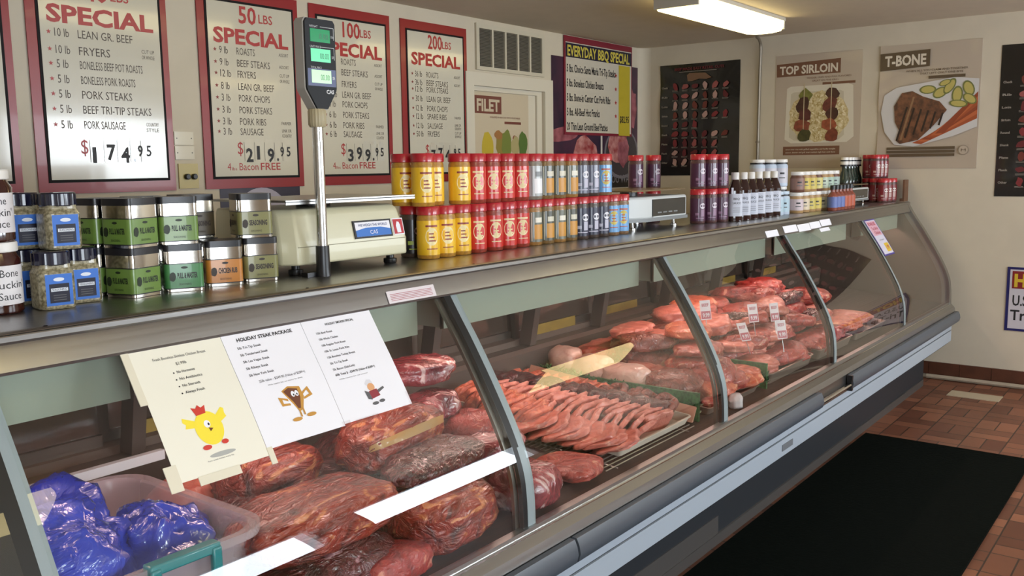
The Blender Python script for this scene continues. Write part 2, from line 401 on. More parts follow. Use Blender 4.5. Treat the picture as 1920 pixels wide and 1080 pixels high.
    # back struts inside the case
    for x in (.30, 1.30, 1.895, 2.5, 3.135, 3.7, 4.385, 5.0, 5.625):
        MB().prism([(2.22, 1.22), (2.28, 1.22), (2.36, .78), (2.30, .78)], x-.02, x+.02, mat('strut_brown', '4a403a', .5), axis=0).build('strut', root)
    bk = MB().box((X0, 2.43, 0), (X1, 2.45, 1.225), body); bk.build('back_panel', root)
    return root
case()

# ------------------------------------------------------------------ ceiling lamps and conduit
def lamps():
    shell_m = mat('lamp_housing', 'bdb7aa', .5)
    lens = mat('lamp_lens', 'ffe9a8', .4, emit=7)
    root = None
    for i, x in enumerate((4.84, 2.50)):
        if i == 0:
            L = 1.30
            t = thing('ceiling_lamp', 'lit fluorescent wraparound fixture, whole and nearest the corner', 'ceiling light', (x, 2.52, ZC))
            MB().box((0, -.145, -.022), (L, .145, 0), shell_m).box((0, -.14, -.075), (.016, .14, -.02), shell_m).box((L-.016, -.14, -.075), (L, .14, -.02), shell_m).build('housing', t)
            pr = [(-.14, -.022), (-.138, -.06), (-.12, -.085), (-.06, -.094), (.06, -.094), (.12, -.085), (.138, -.06), (.14, -.022)]
            MB().prism(pr, .016, L-.016, lens, axis=0).build('lens', t); t0 = t
        else:
            dup(t0, (x-.02, 2.52, ZC), label='lit fluorescent wraparound fixture, only its end showing at the top edge')
    dup(t0, (.36, -.12, ZC), label='added fluorescent fixture out of view above the customer floor, for the steel header glow')  # extra lamp, added out of view to warm the left end of the header
    dup(t0, (5.25, -.50, ZC), label='lit fluorescent wraparound fixture near the side wall, seen only as a glass streak')
    cm = mat('conduit_metal', '8f877a', .4, .6)
    o = MB().tube([(3.80, 2.50, ZC-.014), (4.84, 2.50, ZC-.014)], .010, cm).build('conduit'); tag(o, 'thin metal conduit on the ceiling joining the two fluorescent lamps', 'conduit')
    path = [(6.14, 2.56, ZC-.012), (6.5, 2.72, ZC-.012), (6.75, 2.83, ZC-.014)]
    path += [(6.82+.08*sin(R(a)), 2.86, ZC-.09+.076*cos(R(a))) for a in range(0, 91, 18)]+[(6.915, 2.87, 2.2), (6.915, 2.875, 1.30)]
    cb = MB().tube(path, .012, cm).box((6.895, 2.862, 1.70), (6.93, 2.886, 1.712), cm)
    tag(cb.build('conduit'), 'metal conduit bending down the side wall beside the black meat chart', 'conduit')
lamps()

# ------------------------------------------------------------------ wall signs
red_b = mat('sign_red', '8e1c22', .32, coat=.12); white_b = mat('sign_white', 'c9c4b4', .16, coat=.4); frame_b = mat('sign_black', '141012', .6, spec=.2)
s_red = mat('sign_red_letters', 'a82a2c', .4); s_ink = mat('sign_ink', '4a4038', .5); s_star = mat('sign_star', '8c3b38', .5)
def star(mb, x, z, r_, m):
    shape(mb, [(x+(r_ if i % 2 == 0 else r_*.42)*sin(pi*i/5), z+(r_ if i % 2 == 0 else r_*.42)*cos(pi*i/5)) for i in range(10)], m, y=-.0105)
def special(x0, w, label, lbs, rows, price, side, redstar=False, top=2.425, small=False):
    z0 = 1.455; h = top-z0
    t = thing('price_board', label, 'sign', (x0, YB-.003, z0), group=None)
    MB().box((0, -.006, 0), (w, 0, h), red_b).build('backing_board', t)
    a = .042
    MB().box((a, -.0085, .048), (w-a*.75, -.006, h-.052), frame_b).build('border', t)
    MB().box((a+.012, -.0098, .06), (w-a*.75-.012, -.0085, h-.064), white_b).build('white_panel', t)
    Y = -.0105; cx = (a+w-a*.75)/2
    m = MB(); text(m, lbs, cx-.075, h-.155, .085, s_red, w=.105 if len(lbs) < 3 else .13, y=Y, bold=.02, align='C' if 0 else 'L'); text(m, 'LBS', cx+.055 if len(lbs) > 2 else cx+.045, h-.145, .045, s_red, w=.085, y=Y, bold=.01)
    text(m, 'SPECIAL', cx, h-.258, .073, s_red, w=w-.155, align='C', y=Y, bold=.035)
    m.build('headline', t)
    m = MB(); st = MB(); n = len(rows)
    zs = rows[0]
    for z, q, nm, mw in zs:
        zz = z-z0-.018
        star(st, .088, zz+.016, .011, s_star if not redstar else s_red)
        text(m, q, .112, zz, .036, s_ink, w=.05+.012*(len(q) > 4), y=Y); text(m, nm, .212, zz, .036, s_ink, w=mw, y=Y)
    m.build('item_list', t); st.build('bullet_stars', t)
    m = MB()
    for z, l in side: text(m, l, w-.075, z-z0-.01, .017, s_ink, w=.062, align='R', y=Y)
    m.build('small_print', t)
    if price:
        m = MB(); text(m, '$', .19, 1.625-z0, .065, s_red, w=.032, y=Y)
        x = .235
        for i, ch in enumerate(price[:3]):
            MB_ = m; dz = -.012*((i+1) % 2); ti = ink
            text(m, ch, x+.004, 1.60-z0+dz, .068, ink, w=.042 if ch != '1' else .018, y=Y-.0012, bold=.03); x += .066
        text(m, '.', x-.004, 1.592-z0, .075, ink, y=Y, bold=.02)
        for ch in price[3:]:
            text(m, ch, x+.02, 1.615-z0, .05, ink, w=.024, y=Y-.0012, bold=.02); x += .042
        for i in range(5):
            xx = .232+i*.062-(.01*max(0, i-3)); m.box((xx-.003, Y-.0006, 1.59-z0), (xx-.0015, Y, 1.685-z0), inkgrey)
        m.build('price', t)
        c = MB()
        cl = glass_mat('clear_card') if 'clear_card' not in MATS else MATS['clear_card']
        for i in range(5):
            xx = .235+i*.062; c.box((xx, Y-.0008, 1.585-z0), (xx+(.056 if i < 3 else .036), Y-.0004, 1.70-z0), cl)
        c.build('number_sleeves', t)
    if small:
        m = MB(); text(m, '4', .125, 1.545-z0, .038, s_red, w=.02, y=Y); text(m, 'lbs', .150, 1.545-z0, .016, s_red, w=.03, y=Y)
        text(m, 'Bacon', .195, 1.545-z0, .038, s_red, w=.115, y=Y); text(m, 'FREE', .325, 1.545-z0, .038, s_red, w=.125, y=Y, bold=.01)
        m.build('bonus_line', t)
    return t
Z8 = [2.132, 2.074, 2.020, 1.960, 1.903, 1.845, 1.788, 1.738]
special(2.655, .608, 'red framed price board headed 50 LBS SPECIAL, price 219.95', '50',
        [[(Z8[0], '9 lb', 'ROASTS', .11), (Z8[1], '9 lb', 'BEEF STEAKS', .20), (Z8[2], '12 lb', 'FRYERS', .11), (Z8[3], '8 lb', 'LEAN GR. BEEF', .22), (Z8[4], '3 lb', 'PORK CHOPS', .19), (Z8[5], '3 lb', 'PORK STEAKS', .20), (Z8[6], '3 lb', 'PORK RIBS', .16), (Z8[7], '3 lb', 'SAUSAGE', .14)]],
        '21995', [(2.135, 'ASSORT'), (2.074, 'ASSORT'), (2.030, 'CUT UP'), (2.002, 'OR WHOLE'), (1.786, 'FARMER'), (1.748, 'LINK OR'), (1.722, 'COUNTRY')], small=True)
special(3.342, .602, 'red framed price board headed 100 LBS SPECIAL, partly behind the scale display', '100',
        [[(Z8[0]+.004, '20 lb', 'ROASTS', .11), (Z8[1]+.004, '20 lb', 'BEEF STEAKS', .20), (Z8[2]-.006, '20 lb', 'FRYERS', .11), (Z8[3]-.004, '16 lb', 'LEAN GR. BEEF', .22), (Z8[4], '6 lb', 'PORK CHOPS', .19), (Z8[5], '6 lb', 'PORK STEAKS', .20), (Z8[6], '6 lb', 'PORK RIBS', .16), (Z8[7], '6 lb', 'SAUSAGE', .14)]],
        '39995', [(2.135, 'ASSORT'), (2.074, 'ASSORT'), (2.030, 'CUT UP'), (2.002, 'OR WHOLE'), (1.786, 'FARMER'), (1.748, 'LINK OR'), (1.722, 'COUNTRY')], small=True)
special(4.035, .605, 'red framed price board headed 200 LBS SPECIAL, narrowest looking, beside the door', '200',
        [[(2.112, '36 lb', 'ROASTS', .11), (2.062, '36 lb', 'BEEF STEAKS', .20), (2.022, '12 lb', 'PORK STEAKS', .20), (1.965, '30 lb', 'LEAN GR. BEEF', .22), (1.908, '12 lb', 'PORK CHOPS', .19), (1.858, '12 lb', 'SPARE RIBS', .18), (1.802, '12 lb', 'SAUSAGE', .14), (1.752, '50 lb', 'FRYERS', .11)]],
        '77495', [(2.112, 'ASSORT'), (2.062, 'ASSORT'), (1.858, 'FARMER'), (1.812, 'LINK OR'), (1.790, 'COUNTRY'), (1.762, 'CUT UP'), (1.740, 'OR WHOLE')])
special(1.853, .640, 'red framed price board priced 174.95, with lean ground beef first in its list', '40',
        [[(2.132, '10 lb', 'LEAN GR. BEEF', .25), (2.062, '10 lb', 'FRYERS', .14), (2.003, '5 lb', 'BONELESS BEEF POT ROASTS', .29), (1.940, '5 lb', 'BONELESS PORK ROASTS', .25), (1.878, '5 lb', 'PORK STEAKS', .23), (1.815, '5 lb', 'BEEF TRI-TIP STEAKS', .32), (1.750, '5 lb', 'PORK SAUSAGE', .19)]],
        '17495', [(2.085, 'CUT UP'), (2.060, 'OR WHOLE'), (1.760, 'COUNTRY'), (1.735, 'STYLE')], redstar=True, top=2.432)
special(1.165, .625, 'red framed price board cut off by the left edge of the view', '30', [[]], '', [])

# dark purple clock-like poster peeping out below the 50 LBS board
def oval_poster():
    t = thing('promotional_poster', 'dark purple poster with a pale oval, low behind the olive tins', 'poster', (2.735, YB, 1.22))
    MB().box((0, -.003, 0), (.50, 0, .275), mat('poster_purple', '2b2338', .4)).build('sheet', t)
    m = MB(); shape(m, ell(.25, -.0+.08, .17, .155, 32), mat('poster_pale', 'a9a3b4', .4), y=-.0035); m.build('oval', t)
oval_poster()

def plates():
    pl = mat('plate_cream', 'c9bfa6', .3, coat=.4); ye = mat('plate_yellowed', 'b9a868', .35)
    for z, lab in ((1.668, 'blank cream wall plate under plastic, the upper of two'), (1.600, 'blank cream wall plate under plastic, the lower of two')):
        t = thing('blank_wall_plate', lab, 'wall plate', (2.50, YB, z))
        MB().box((0, -.006, 0), (.102, 0, .062), pl).build('plate', t)
        for x in (.012, .09): MB().lathe([(.003, 0), (.003, .001)], mat('screw_d', '555048', .4), n=8, M=Matrix.Translation((x, -.006, .031)) @ Matrix.Rotation(R(90), 4, 'X')).build('screw', t)
    t = thing('thermostat_plate', 'yellowed wall plate with two round black knobs below the cream plates', 'switch plate', (2.512, YB, 1.462))
    MB().box((0, -.007, 0), (.104, 0, .118), ye).build('plate', t)
    for x in (.040, .078):
        MB().lathe([(.014, 0), (.014, .014), (.011, .017)], black_p, n=16, M=Matrix.Translation((x, -.007, .056)) @ Matrix.Rotation(R(90), 4, 'X')).build('knob', t)
plates()

def vent():
    t = thing('air_vent', 'cream ceiling-height air vent grille of five dark louvred panes above the door', 'vent', (4.735, YB, 2.178))
    w, h = .765, .298; fr = MB(); cm = mat('vent_cream', 'c3bba8', .5)
    fr.box((0, -.016, 0), (w, 0, .024), cm).box((0, -.016, h-.03), (w, 0, h), cm).box((0, -.016, .024), (.03, 0, h-.03), cm).box((w-.03, -.016, .024), (w, 0, h-.03), cm)
    for i in range(1, 5): x = .03+(w-.06)*i/5; fr.box((x-.009, -.016, .024), (x+.009, 0, h-.03), cm)
    fr.build('frame', t)
    MB().box((.02, -.002, .02), (w-.02, -.0005, h-.02), mat('vent_dark', '4a463e', .8)).build('backing', t)
    s = MB(); z = .03
    while z < h-.035:
        s.add([(.03, -.012, z), (w-.03, -.012, z), (w-.03, -.003, z+.008), (.03, -.003, z+.008)], [(0, 1, 2, 3)], mat('vent_slat', '7d776a', .6)); z += .0095
    s.build('louvres', t)
vent()

def filet():
    t = thing('food_poster', 'cream poster headed FILET taped inside the door recess', 'poster', (4.755, YB+.03, 1.10))
    W, Hh = .60, .945
    cp = mat('poster_cream', 'c2b49c', .5); br = mat('poster_brown', '6f3b30', .5)
    MB().box((0, -.002, 0), (W, 0, Hh), cp).build('sheet', t)
    m = MB(); shape(m, rect(.0, .80, .288, .918), br, y=-.0026); m.build('title_block', t)
    m = MB(); text(m, 'FILET', .022, .818, .08, cp, w=.245, y=-.0032, bold=.035)
    text(m, 'WRAPPED IN BACON WITH VEGETABLES', .16, .772, .012, br, w=.34, y=-.0032); m.build('lettering', t)
    m = MB(); shape(m, rect(.32, .735, .51, .752), br, y=-.0026); m.build('caption_bar', t)
    m = MB(); cols = [('b9a32e', .13, .58, .06, .10), ('8a7a34', .27, .60, .05, .08), ('9b6a3a', .25, .66, .045, .03), ('6f7a34', .34, .60, .055, .10), ('7c3a2c', .44, .63, .03, .03), ('a59a6a', .44, .58, .05, .07), ('4f6a2c', .53, .60, .05, .09)]
    for i, (c, x, z, a, b) in enumerate(cols): shape(m, ell(x, z, a, b, 18, j=.12, seed=i), mat('veg_'+c, c, .5), y=-.0026-.0003*i)
    m.build('vegetable_picture', t)
filet()

def bbq():
    t = thing('meat_poster', 'large dark purple poster of raw meat behind the BBQ price sign', 'poster', (5.602, YB, 1.36))
    W, Hh = 1.265, .985
    MB().box((0, -.003, 0), (W, 0, Hh), mat('poster_plum', '4a2a3e', .3, noise_s=5, col2='241c30')).build('sheet', t)
    m = MB(); pk = mat('poster_pink', 'a8626c', .4, noise_s=9, col2='6b3038'); rdm = mat('poster_red', '8c2f33', .4, noise_s=14, col2='c08a86'); gy = mat('poster_grey', '6f6a70', .4)
    bl = mat('poster_black', '14100f', .4)
    shape(m, rect(0, 0, W, .145), bl, y=-.0034)
    shape(m, ell(.16, .42, .22, .055, 16, .1, .1), pk, y=-.0036); shape(m, ell(.45, .28, .16, .13, 16, 0, .1, 2), rdm, y=-.0036)
    shape(m, ell(1.0, .28, .27, .21, 28), gy, y=-.0036); shape(m, ell(1.0, .285, .245, .19, 28), mat('poster_bowl', '3a3236', .4), y=-.0039)
    shape(m, ell(.95, .33, .16, .14, 18, .3, .12, 4), rdm, y=-.0042); shape(m, ell(1.02, .30, .09, .13, 14, .2, .15, 5), pk, y=-.0045); shape(m, ell(.99, .42, .1, .05, 14, .2, .15, 6), rdm, y=-.0048)
    shape(m, rect(.675, .2, .70, .43), mat('poster_white', 'c9c2bc', .5), y=-.0042)
    shape(m, ell(1.16, .65, .09, .16, 16, 0, .2, 7), pk, y=-.0036)
    m.build('meat_picture', t)
    m = MB(); text(m, 'WHAT YOU WANT', W-.03, .04, .065, gy, w=.72, y=-.0042, align='R', bold=.02); m.build('lettering', t)
    t = thing('price_board', 'framed EVERYDAY BBQ SPECIAL sign with a yellow price strip', 'sign', (5.755, YB, 1.775))
    W, Hh = .995, .727
    MB().box((0, -.012, 0), (W, -.0055, Hh), mat('bbq_red', '7a2030', .4)).build('border', t)
    wh = mat('bbq_white', 'c4bdae', .4); nv = mat('bbq_navy', '1c1a33', .4); ye = mat('bbq_yellow', 'b8a52a', .45)
    MB().box((.02, -.0135, .02), (W-.015, -.012, Hh-.045), wh).build('white_panel', t)
    MB().box((.02, -.0145, Hh-.155), (W-.015, -.0135, Hh-.052), nv).build('title_band', t)
    m = MB(); text(m, 'EVERYDAY BBQ SPECIAL', .04, Hh-.142, .078, mat('bbq_title', 'c7b84a', .5), w=W-.085, y=-.015, bold=.03); m.build('headline', t)
    m = MB()
    for i, (l, ww) in enumerate((('5 lbs. Choice Santa Maria Tri-Tip Steaks', .70), ('5 lbs. Boneless Chicken Breasts', .52), ('5 lbs. Bone-in Center Cut Pork Ribs', .62), ('5 lbs. All-Beef Hot Franks', .46), ('20 Thin Lean Ground Beef Patties', .58))):
        text(m, l, .03, .465-.107*i, .058, ink, w=ww, y=-.0145, bold=.02)
    for i in range(4): star(m, .735, .48-.107*i, .02, s_red)
    for v in range(len(m.v)):
        if abs(m.v[v][1]+.0105) < 1e-6: m.v[v] = (m.v[v][0], -.0145, m.v[v][2])
    m.build('item_list', t)
    MB().box((.78, -.0155, .005), (.955, -.0138, .565), ye).build('price_strip', t)
    m = MB(); text(m, '$82.95', .868, .11, .055, ink, w=.145, align='C', y=-.0162, bold=.02); m.build('price', t)
bbq()

# ---- posters on the side wall: local x runs towards the camera side
def side_poster(name, label, cat, y, z, W, Hh, m, extra=.0):
    t = thing(name, label, cat, (XR-.001, y, z), R(-90))
    n = 12; vs = []; b = MB()
    for i in range(n+1):
        for k in range(n+1):
            d = -.002-extra*(abs(i/n-.5)*2)**3*.5*(1+sin(k*1.1))
            vs.append((W*i/n, d, Hh*k/n))
    o = len(vs); vs += [(v[0], 0, v[2]) for v in vs]
    fs = [(i*(n+1)+k, (i+1)*(n+1)+k, (i+1)*(n+1)+k+1, i*(n+1)+k+1) for i in range(n) for k in range(n)]
    fs += [tuple(o+q for q in q4[::-1]) for q4 in fs]
    rim = [i*(n+1) for i in range(n+1)]+[n*(n+1)+k for k in range(1, n+1)]+[i*(n+1)+n for i in range(n-1, -1, -1)]+[k for k in range(n-1, 0, -1)]
    fs += [(rim[i], rim[(i+1) % len(rim)], o+rim[(i+1) % len(rim)], o+rim[i]) for i in range(len(rim))]
    b.add(vs, fs, m).build('sheet', t); return t
def sirloin():
    gp = mat('poster_greige', 'b3a595', .45, coat=.15); br = mat('poster_umber', '6e4a36', .5); lt = mat('poster_letters', 'd6ccbc', .5)
    t = side_poster('food_poster', 'poster headed TOP SIRLOIN with two kebabs on rice', 'poster', 2.745, 1.50, .645, .85, gp)
    m = MB(); shape(m, [(.008, .69), (.49, .695), (.49, .80), (.006, .785)], br, y=-.003); m.build('title_block', t)
    m = MB(); text(m, 'TOP SIRLOIN', .03, .708, .062, lt, w=.44, y=-.0036, bold=.03); text(m, 'TENDER, LEAN AND FULL FLAVORED', .24, .665, .013, br, w=.33, y=-.0036); text(m, 'GREAT ON THE GRILL', .28, .642, .013, br, w=.2, y=-.0036); m.build('lettering', t)
    m = MB(); shape(m, rect(.36, .615, .60, .633), br, y=-.003); shape(m, [(.07, .10), (.50, .10), (.50, .165), (.07, .165)], br, y=-.003); m.build('caption_bar', t)
    m = MB(); text(m, 'serve over rice with grilled vegetables and herbs tonight', .09, .138, .011, lt, w=.38, y=-.0036); text(m, 'season, skewer and grill over medium high heat until done', .09, .115, .011, lt, w=.38, y=-.0036); m.build('caption_text', t)
    m = MB(); pl = [(.08, .22), (.13, .19), (.55, .19), (.60, .23), (.585, .60), (.55, .615), (.12, .615), (.09, .60)]
    shape(m, pl, mat('dish_white', 'cfc8b8', .3), y=-.003); shape(m, [(.10+.8*(a-.10)+.03, .235+.85*(b-.22)) for a, b in pl], mat('dish_inner', 'bdb4a0', .4), y=-.0033); shape(m, ell(.335, .385, .225, .185, 30, 0, .06, 3), mat('rice_bed', 'b09a68', .6, noise_s=60, col2='d6c8a0'), y=-.0035); m.build('dish_picture', t)
    m = MB(); rdn = random.Random(4)
    for i in range(300):
        a = rdn.uniform(0, 2*pi); q = math.sqrt(rdn.random()); x = .335+q*.20*cos(a); z = .385+q*.16*sin(a)
        shape(m, ell(x, z, .013, .005, 6, rdn.uniform(0, 3)), mat('rice_%d' % (i % 3), ('c9bb94', 'a8935c', 'ddd2b4')[i % 3], .5), y=-.0036-.00001*i)
    m.build('rice_picture', t)
    m = MB()
    for cx, seq in ((.225, ('7a7a3a', '4a2c22', '5a2a26', '8c4a34', '4c4a26')), (.43, ('4a2620', '6e342a', '4a2620', 'a05438', '7a3c2a'))):
        for k, c in enumerate(seq): shape(m, ell(cx+.01*(-1)**k, .545-.075*k, .05+.012*(k % 2), .048, 12, k, .15, k+int(cx*99)), mat('kebab_'+c, c, .4, noise_s=30, noise_a=.4), y=-.0062-.0004*k)
        m.box((cx-.003, -.0075, .22), (cx+.003, -.0062, .63), mat('skewer', 'b8a888', .5))
    m.build('kebab_picture', t)
sirloin()
def tbone():
    gp = MATS['poster_greige']; lt = MATS['poster_letters']; br = mat('poster_olive', '5a4a36', .5)
    t = side_poster('food_poster', 'poster headed T-BONE with a grilled steak, carrots and squash', 'poster', 1.975, 1.49, .66, .865, gp, .01)
    m = MB(); shape(m, [(.004, .69), (.335, .705), (.335, .82), (.002, .81)], br, y=-.0125); m.build('title_block', t)
    m = MB(); text(m, 'T-BONE', .035, .722, .072, lt, w=.275, y=-.0132, bold=.035); text(m, 'WHEN ALL YOU CLAIM AND TOGETHER', .18, .672, .014, br, w=.40, y=-.0132, bold=.01); text(m, 'THAT LEFT ONLY ONE BITE', .27, .65, .014, br, w=.28, y=-.0132, bold=.01); m.build('lettering', t)
    m = MB(); shape(m, rect(.33, .618, .565, .638), br, y=-.0125)
    for k in range(3): shape(m, rect(.07, .085+.024*k, .52, .104+.024*k), br, y=-.0125)
    m.build('caption_bar', t)
    m = MB(); shape(m, ell(.575, .125, .034, .034, 24), mat('seal', '8d8172', .5), y=-.0125); shape(m, ell(.575, .125, .029, .029, 24), gp, y=-.013); text(m, 'M', .575, .115, .02, br, w=.03, align='C', y=-.0136); m.build('seal', t)
    m = MB(); shape(m, [(.02, .40), (.04, .52), (.12, .57), (.50, .62), (.652, .60), (.652, .28), (.50, .22), (.25, .155), (.12, .17), (.05, .26)], mat('dish_cool', 'c8c6c6', .25), y=-.0125); m.build('dish_picture', t)
    m = MB(); og = ['a0502e', 'b5603a', '8c4228']
    for k in range(6): shape(m, [(.24+.03*k, .18+.012*k), (.30+.03*k, .17+.015*k), (.65, .335+.03*k), (.65, .365+.03*k)], mat('carrot_%d' % (k % 3), og[k % 3], .4), y=-.0129-.0002*k)
    m.build('carrot_picture', t)
    m = MB()
    for k, (x, z, a, b) in enumerate(((.33, .545, .055, .03), (.41, .52, .05, .035), (.47, .56, .06, .03), (.52, .50, .06, .035), (.59, .54, .055, .035), (.60, .47, .05, .03), (.53, .44, .06, .025), (.44, .585, .04, .02))):
        shape(m, ell(x, z, a, b, 16, k*.5), mat('squash_rim', '6f7440', .4), y=-.0142-.0004*k); shape(m, ell(x, z, a*.8, b*.75, 16, k*.5), mat('squash_flesh', 'b5a860', .4), y=-.0143-.0004*k)
    m.build('squash_picture', t)
    m = MB(); sm = mat('steak_picture', '4a3026', .35, noise_s=26, col2='7a5038'); dk = mat('grill_mark', '2a1c18', .4)
    shape(m, [(.12, .33), (.11, .44), (.16, .53), (.23, .54), (.30, .50), (.41, .46), (.46, .40), (.38, .30), (.28, .20), (.16, .175), (.13, .20), (.15, .27)], sm, y=-.0182)
    for k in range(6): shape(m, [(.13+.055*k, .20+.02*k), (.142+.055*k, .195+.02*k), (.205+.047*k, .43-.01*k), (.193+.047*k, .435-.01*k)], dk, y=-.0187)
    shape(m, [(.235, .50), (.248, .50), (.17, .20), (.155, .20)], mat('steak_bone', '8c6a4c', .4), y=-.0189)
    m.build('steak_picture', t)
tbone()
def charts():
    bk = mat('chart_black', '12100f', .22, coat=.5)
    rdn = random.Random(2); wt = mat('chart_white', '8d857c', .5); tt = mat('chart_title', '6e2028', .5); tan = mat('chart_tan', '7a5c46', .5)
    reds = [mat('cut_%d' % i, c, .4) for i, c in enumerate(('7a2a2e', '5e2024', '95504e', '6a3028', 'b08c84'))]
    def chart(y, z, W, Hh, lab, full):
        t = side_poster('meat_cuts_chart', lab, 'poster', y, z, W, Hh, bk, .012 if full else 0); Y = -.0145 if full else -.003
        m = MB()
        if full: text(m, 'BEEF MADE EASY RETAIL CUTS', W*.5, Hh-.05, .022, tt, w=W*.62, align='C', y=Y, bold=.02); shape(m, rect(W*.25, Hh-.065, W*.72, Hh-.061), wt, y=Y)
        xs = 6 if full else 5; rows = 9
        for k in range(rows):
            zz = Hh*(.80-.085*k) if full else Hh*(.76-.083*k)
            text(m, ('Chuck', 'Rib', 'Loin', 'Sirloin', 'Round', 'Shank', 'Plate', 'Flank', 'Other')[k], .018, zz-.01, .015, wt, w=.055, y=Y, bold=.03)
        m.build('lettering', t)
        m = MB()
        if full: shape(m, [(W*.36, Hh-.14), (W*.35, Hh-.09), (W*.38, Hh-.075), (W*.58, Hh-.08), (W*.66, Hh-.12), (W*.60, Hh-.13), (W*.50, Hh-.125), (W*.42, Hh-.14)], tan, y=Y); m.build('steer_picture', t)
        m = MB(); c = MB()
        for k in range(rows):
            zz = Hh*(.80-.085*k) if full else Hh*(.76-.083*k)
            for i in range(xs):
                if full and (k, i) in ((2, 5), (4, 3), (4, 4), (4, 5), (6, 5), (7, 5)): continue
                x = .11+(W-.17)*(i+.35)/xs
                shape(m, ell(x, zz, .032, .020, 10, rdn.uniform(0, 2), .2, i*9+k), rdn.choice(reds), y=Y)
                for q in range(2): c.box((x-.028, Y, zz-.030-.007*q), (x+.02+.008*rdn.random(), Y+.0003, zz-.0275-.007*q), wt)
        m.build('cut_pictures', t); c.build('captions', t)
    chart(3.735, 1.45, .70, .90, 'black meat cuts chart with curling corners beside the conduit', True)
    chart(1.197, 1.30, .70, .998, 'black meat cuts chart at the right edge of the view, beside the T-BONE poster', False)
charts()
def hot():
    t = thing('price_board', 'small white sign with a dark blue border low on the side wall', 'sign', (XR-.001, 1.088, .392), R(-90))
    W, Hh = .60, .434
    MB().box((0, -.005, 0), (W, 0, Hh), mat('hot_blue', '1e1d5c', .4)).build('border', t)
    MB().box((.018, -.0062, .016), (W-.018, -.005, Hh-.016), mat('hot_white', 'c3bfc9', .4)).build('white_panel', t)
    MB().box((.032, -.0075, .29), (W-.032, -.0062, .408), mat('hot_red', '7e1f22', .4)).build('title_band', t)
    m = MB(); text(m, 'HOT DEAL', .045, .305, .085, mat('hot_yellow', 'c9a92c', .5), w=.50, y=-.0082, bold=.05); m.build('headline', t)
    m = MB(); text(m, 'U.S.D.A. CHOICE', .04, .175, .072, ink, w=.50, y=-.0068, bold=.02); text(m, 'Tri-Tip Roast', .03, .075, .072, ink, w=.50, y=-.0068, bold=.02); m.build('lettering', t)
hot()
def floor_things():
    o = MB().box((1.2, .66, 0), (5.24, 1.495, .012), mat('mat_rubber', '060b08', .95, noise_s=60, bump=.3)).build('floor_mat')
    o.data.materials[0].node_tree.nodes['Principled BSDF'].inputs['Specular IOR Level'].default_value = .06
    o.parent = None; tag(o, 'large dark green-black rubber mat on the red tiles before the case', 'floor mat')
    p = MB().box((6.44, 1.02, 0), (6.60, 1.33, .004), mat('floor_patch', 'b5a58c', .6)).build('floor_vent'); tag(p, 'pale flat strip on the tiles near the side wall', 'floor strip')
floor_things()
def flat_items():
    pass

# ------------------------------------------------------------------ goods standing on the counter
ORD = ['first', 'second', 'third', 'fourth', 'fifth', 'sixth', 'seventh', 'eighth', 'ninth', 'tenth', 'eleventh', 'twelfth', 'thirteenth', 'fourteenth', 'fifteenth', 'sixteenth', 'seventeenth']
clear = glass_mat('clear_plastic', (.9, .88, .84, 1), 1.4)
def cyl_patch(mb, r_, a0, a1, z0, z1, m, n=8, round_=False):
    vs = []
    if round_:
        ac, zc_ = (a0+a1)/2, (z0+z1)/2; vs = [(r_*cos(ac), r_*sin(ac), zc_)]
        for i in range(18):
            a = ac+(a1-a0)/2*cos(2*pi*i/18); z = zc_+(z1-z0)/2*sin(2*pi*i/18); vs.append((r_*cos(a), r_*sin(a), z))
        mb.add(vs, [(0, 1+i, 1+(i+1) % 18) for i in range(18)], m); return
    for i in range(n+1):
        a = a0+(a1-a0)*i/n; vs += [(r_*cos(a), r_*sin(a), z0), (r_*cos(a), r_*sin(a), z1)]
    mb.add(vs, [(2*i, 2*i+2, 2*i+3, 2*i+1) for i in range(n)], m)
def cyl_text(mb, s, r_, ac, z, h, w, m, bold=.02):
    vs, fs = glyphs(s, bold); x0 = min(v[0] for v in vs); x1 = max(v[0] for v in vs); k = h/.73
    mb.add([(r_*cos(ac+((v[0]-x0)/(x1-x0)-.5)*w/r_), r_*sin(ac+((v[0]-x0)/(x1-x0)-.5)*w/r_), z+v[1]*k) for v in vs], fs, m)
red_lid = mat('red_lid', 'b3202c', .3, coat=.4)
SH = {
 'yellow': ('ecbb26', [('e9d9a0', .0), ('8a2d1c', 0)], 'c08a30'),
 'red': ('c8281f', [('e2cf9c', 0), ('e2cf9c', 0)], '9c3a28'),
 'grey': ('6d6f60', [('c98f3a', 0), ('e2dccb', 0)], 'a8793c'),
 'olive': ('4e4f42', [('c9903e', 0), ('cfc9b4', 0)], '8a6a3c'),
 'silver': ('a9adab', [('e8e8e8', 0), ('7b7f80', 0)], '8f8678'),
 'navy': ('23253f', [('d9d6dc', 0), ('b9b6c6', 0)], '4a3b34'),
 'slate': ('55586a', [('dad7dc', 0), ('b9b6c6', 0)], '4a3b34'),
 'light blue': ('6fa6d8', [('c9b24a', 0), ('b3522c', 0)], '8a6a4a'),
 'black': ('1d1a20', [('c9a0b4', 0), ('9cae4a', 0)], '4a3b34'),
 'purple': ('4a2440', [('cfc2cc', 0), ('8c6a84', 0)], '5c3a3a'),
 'maroon': ('7a2028', [('d8cfc9', 0), ('b89a94', 0)], '5c3a3a'),
}
SHP = {}
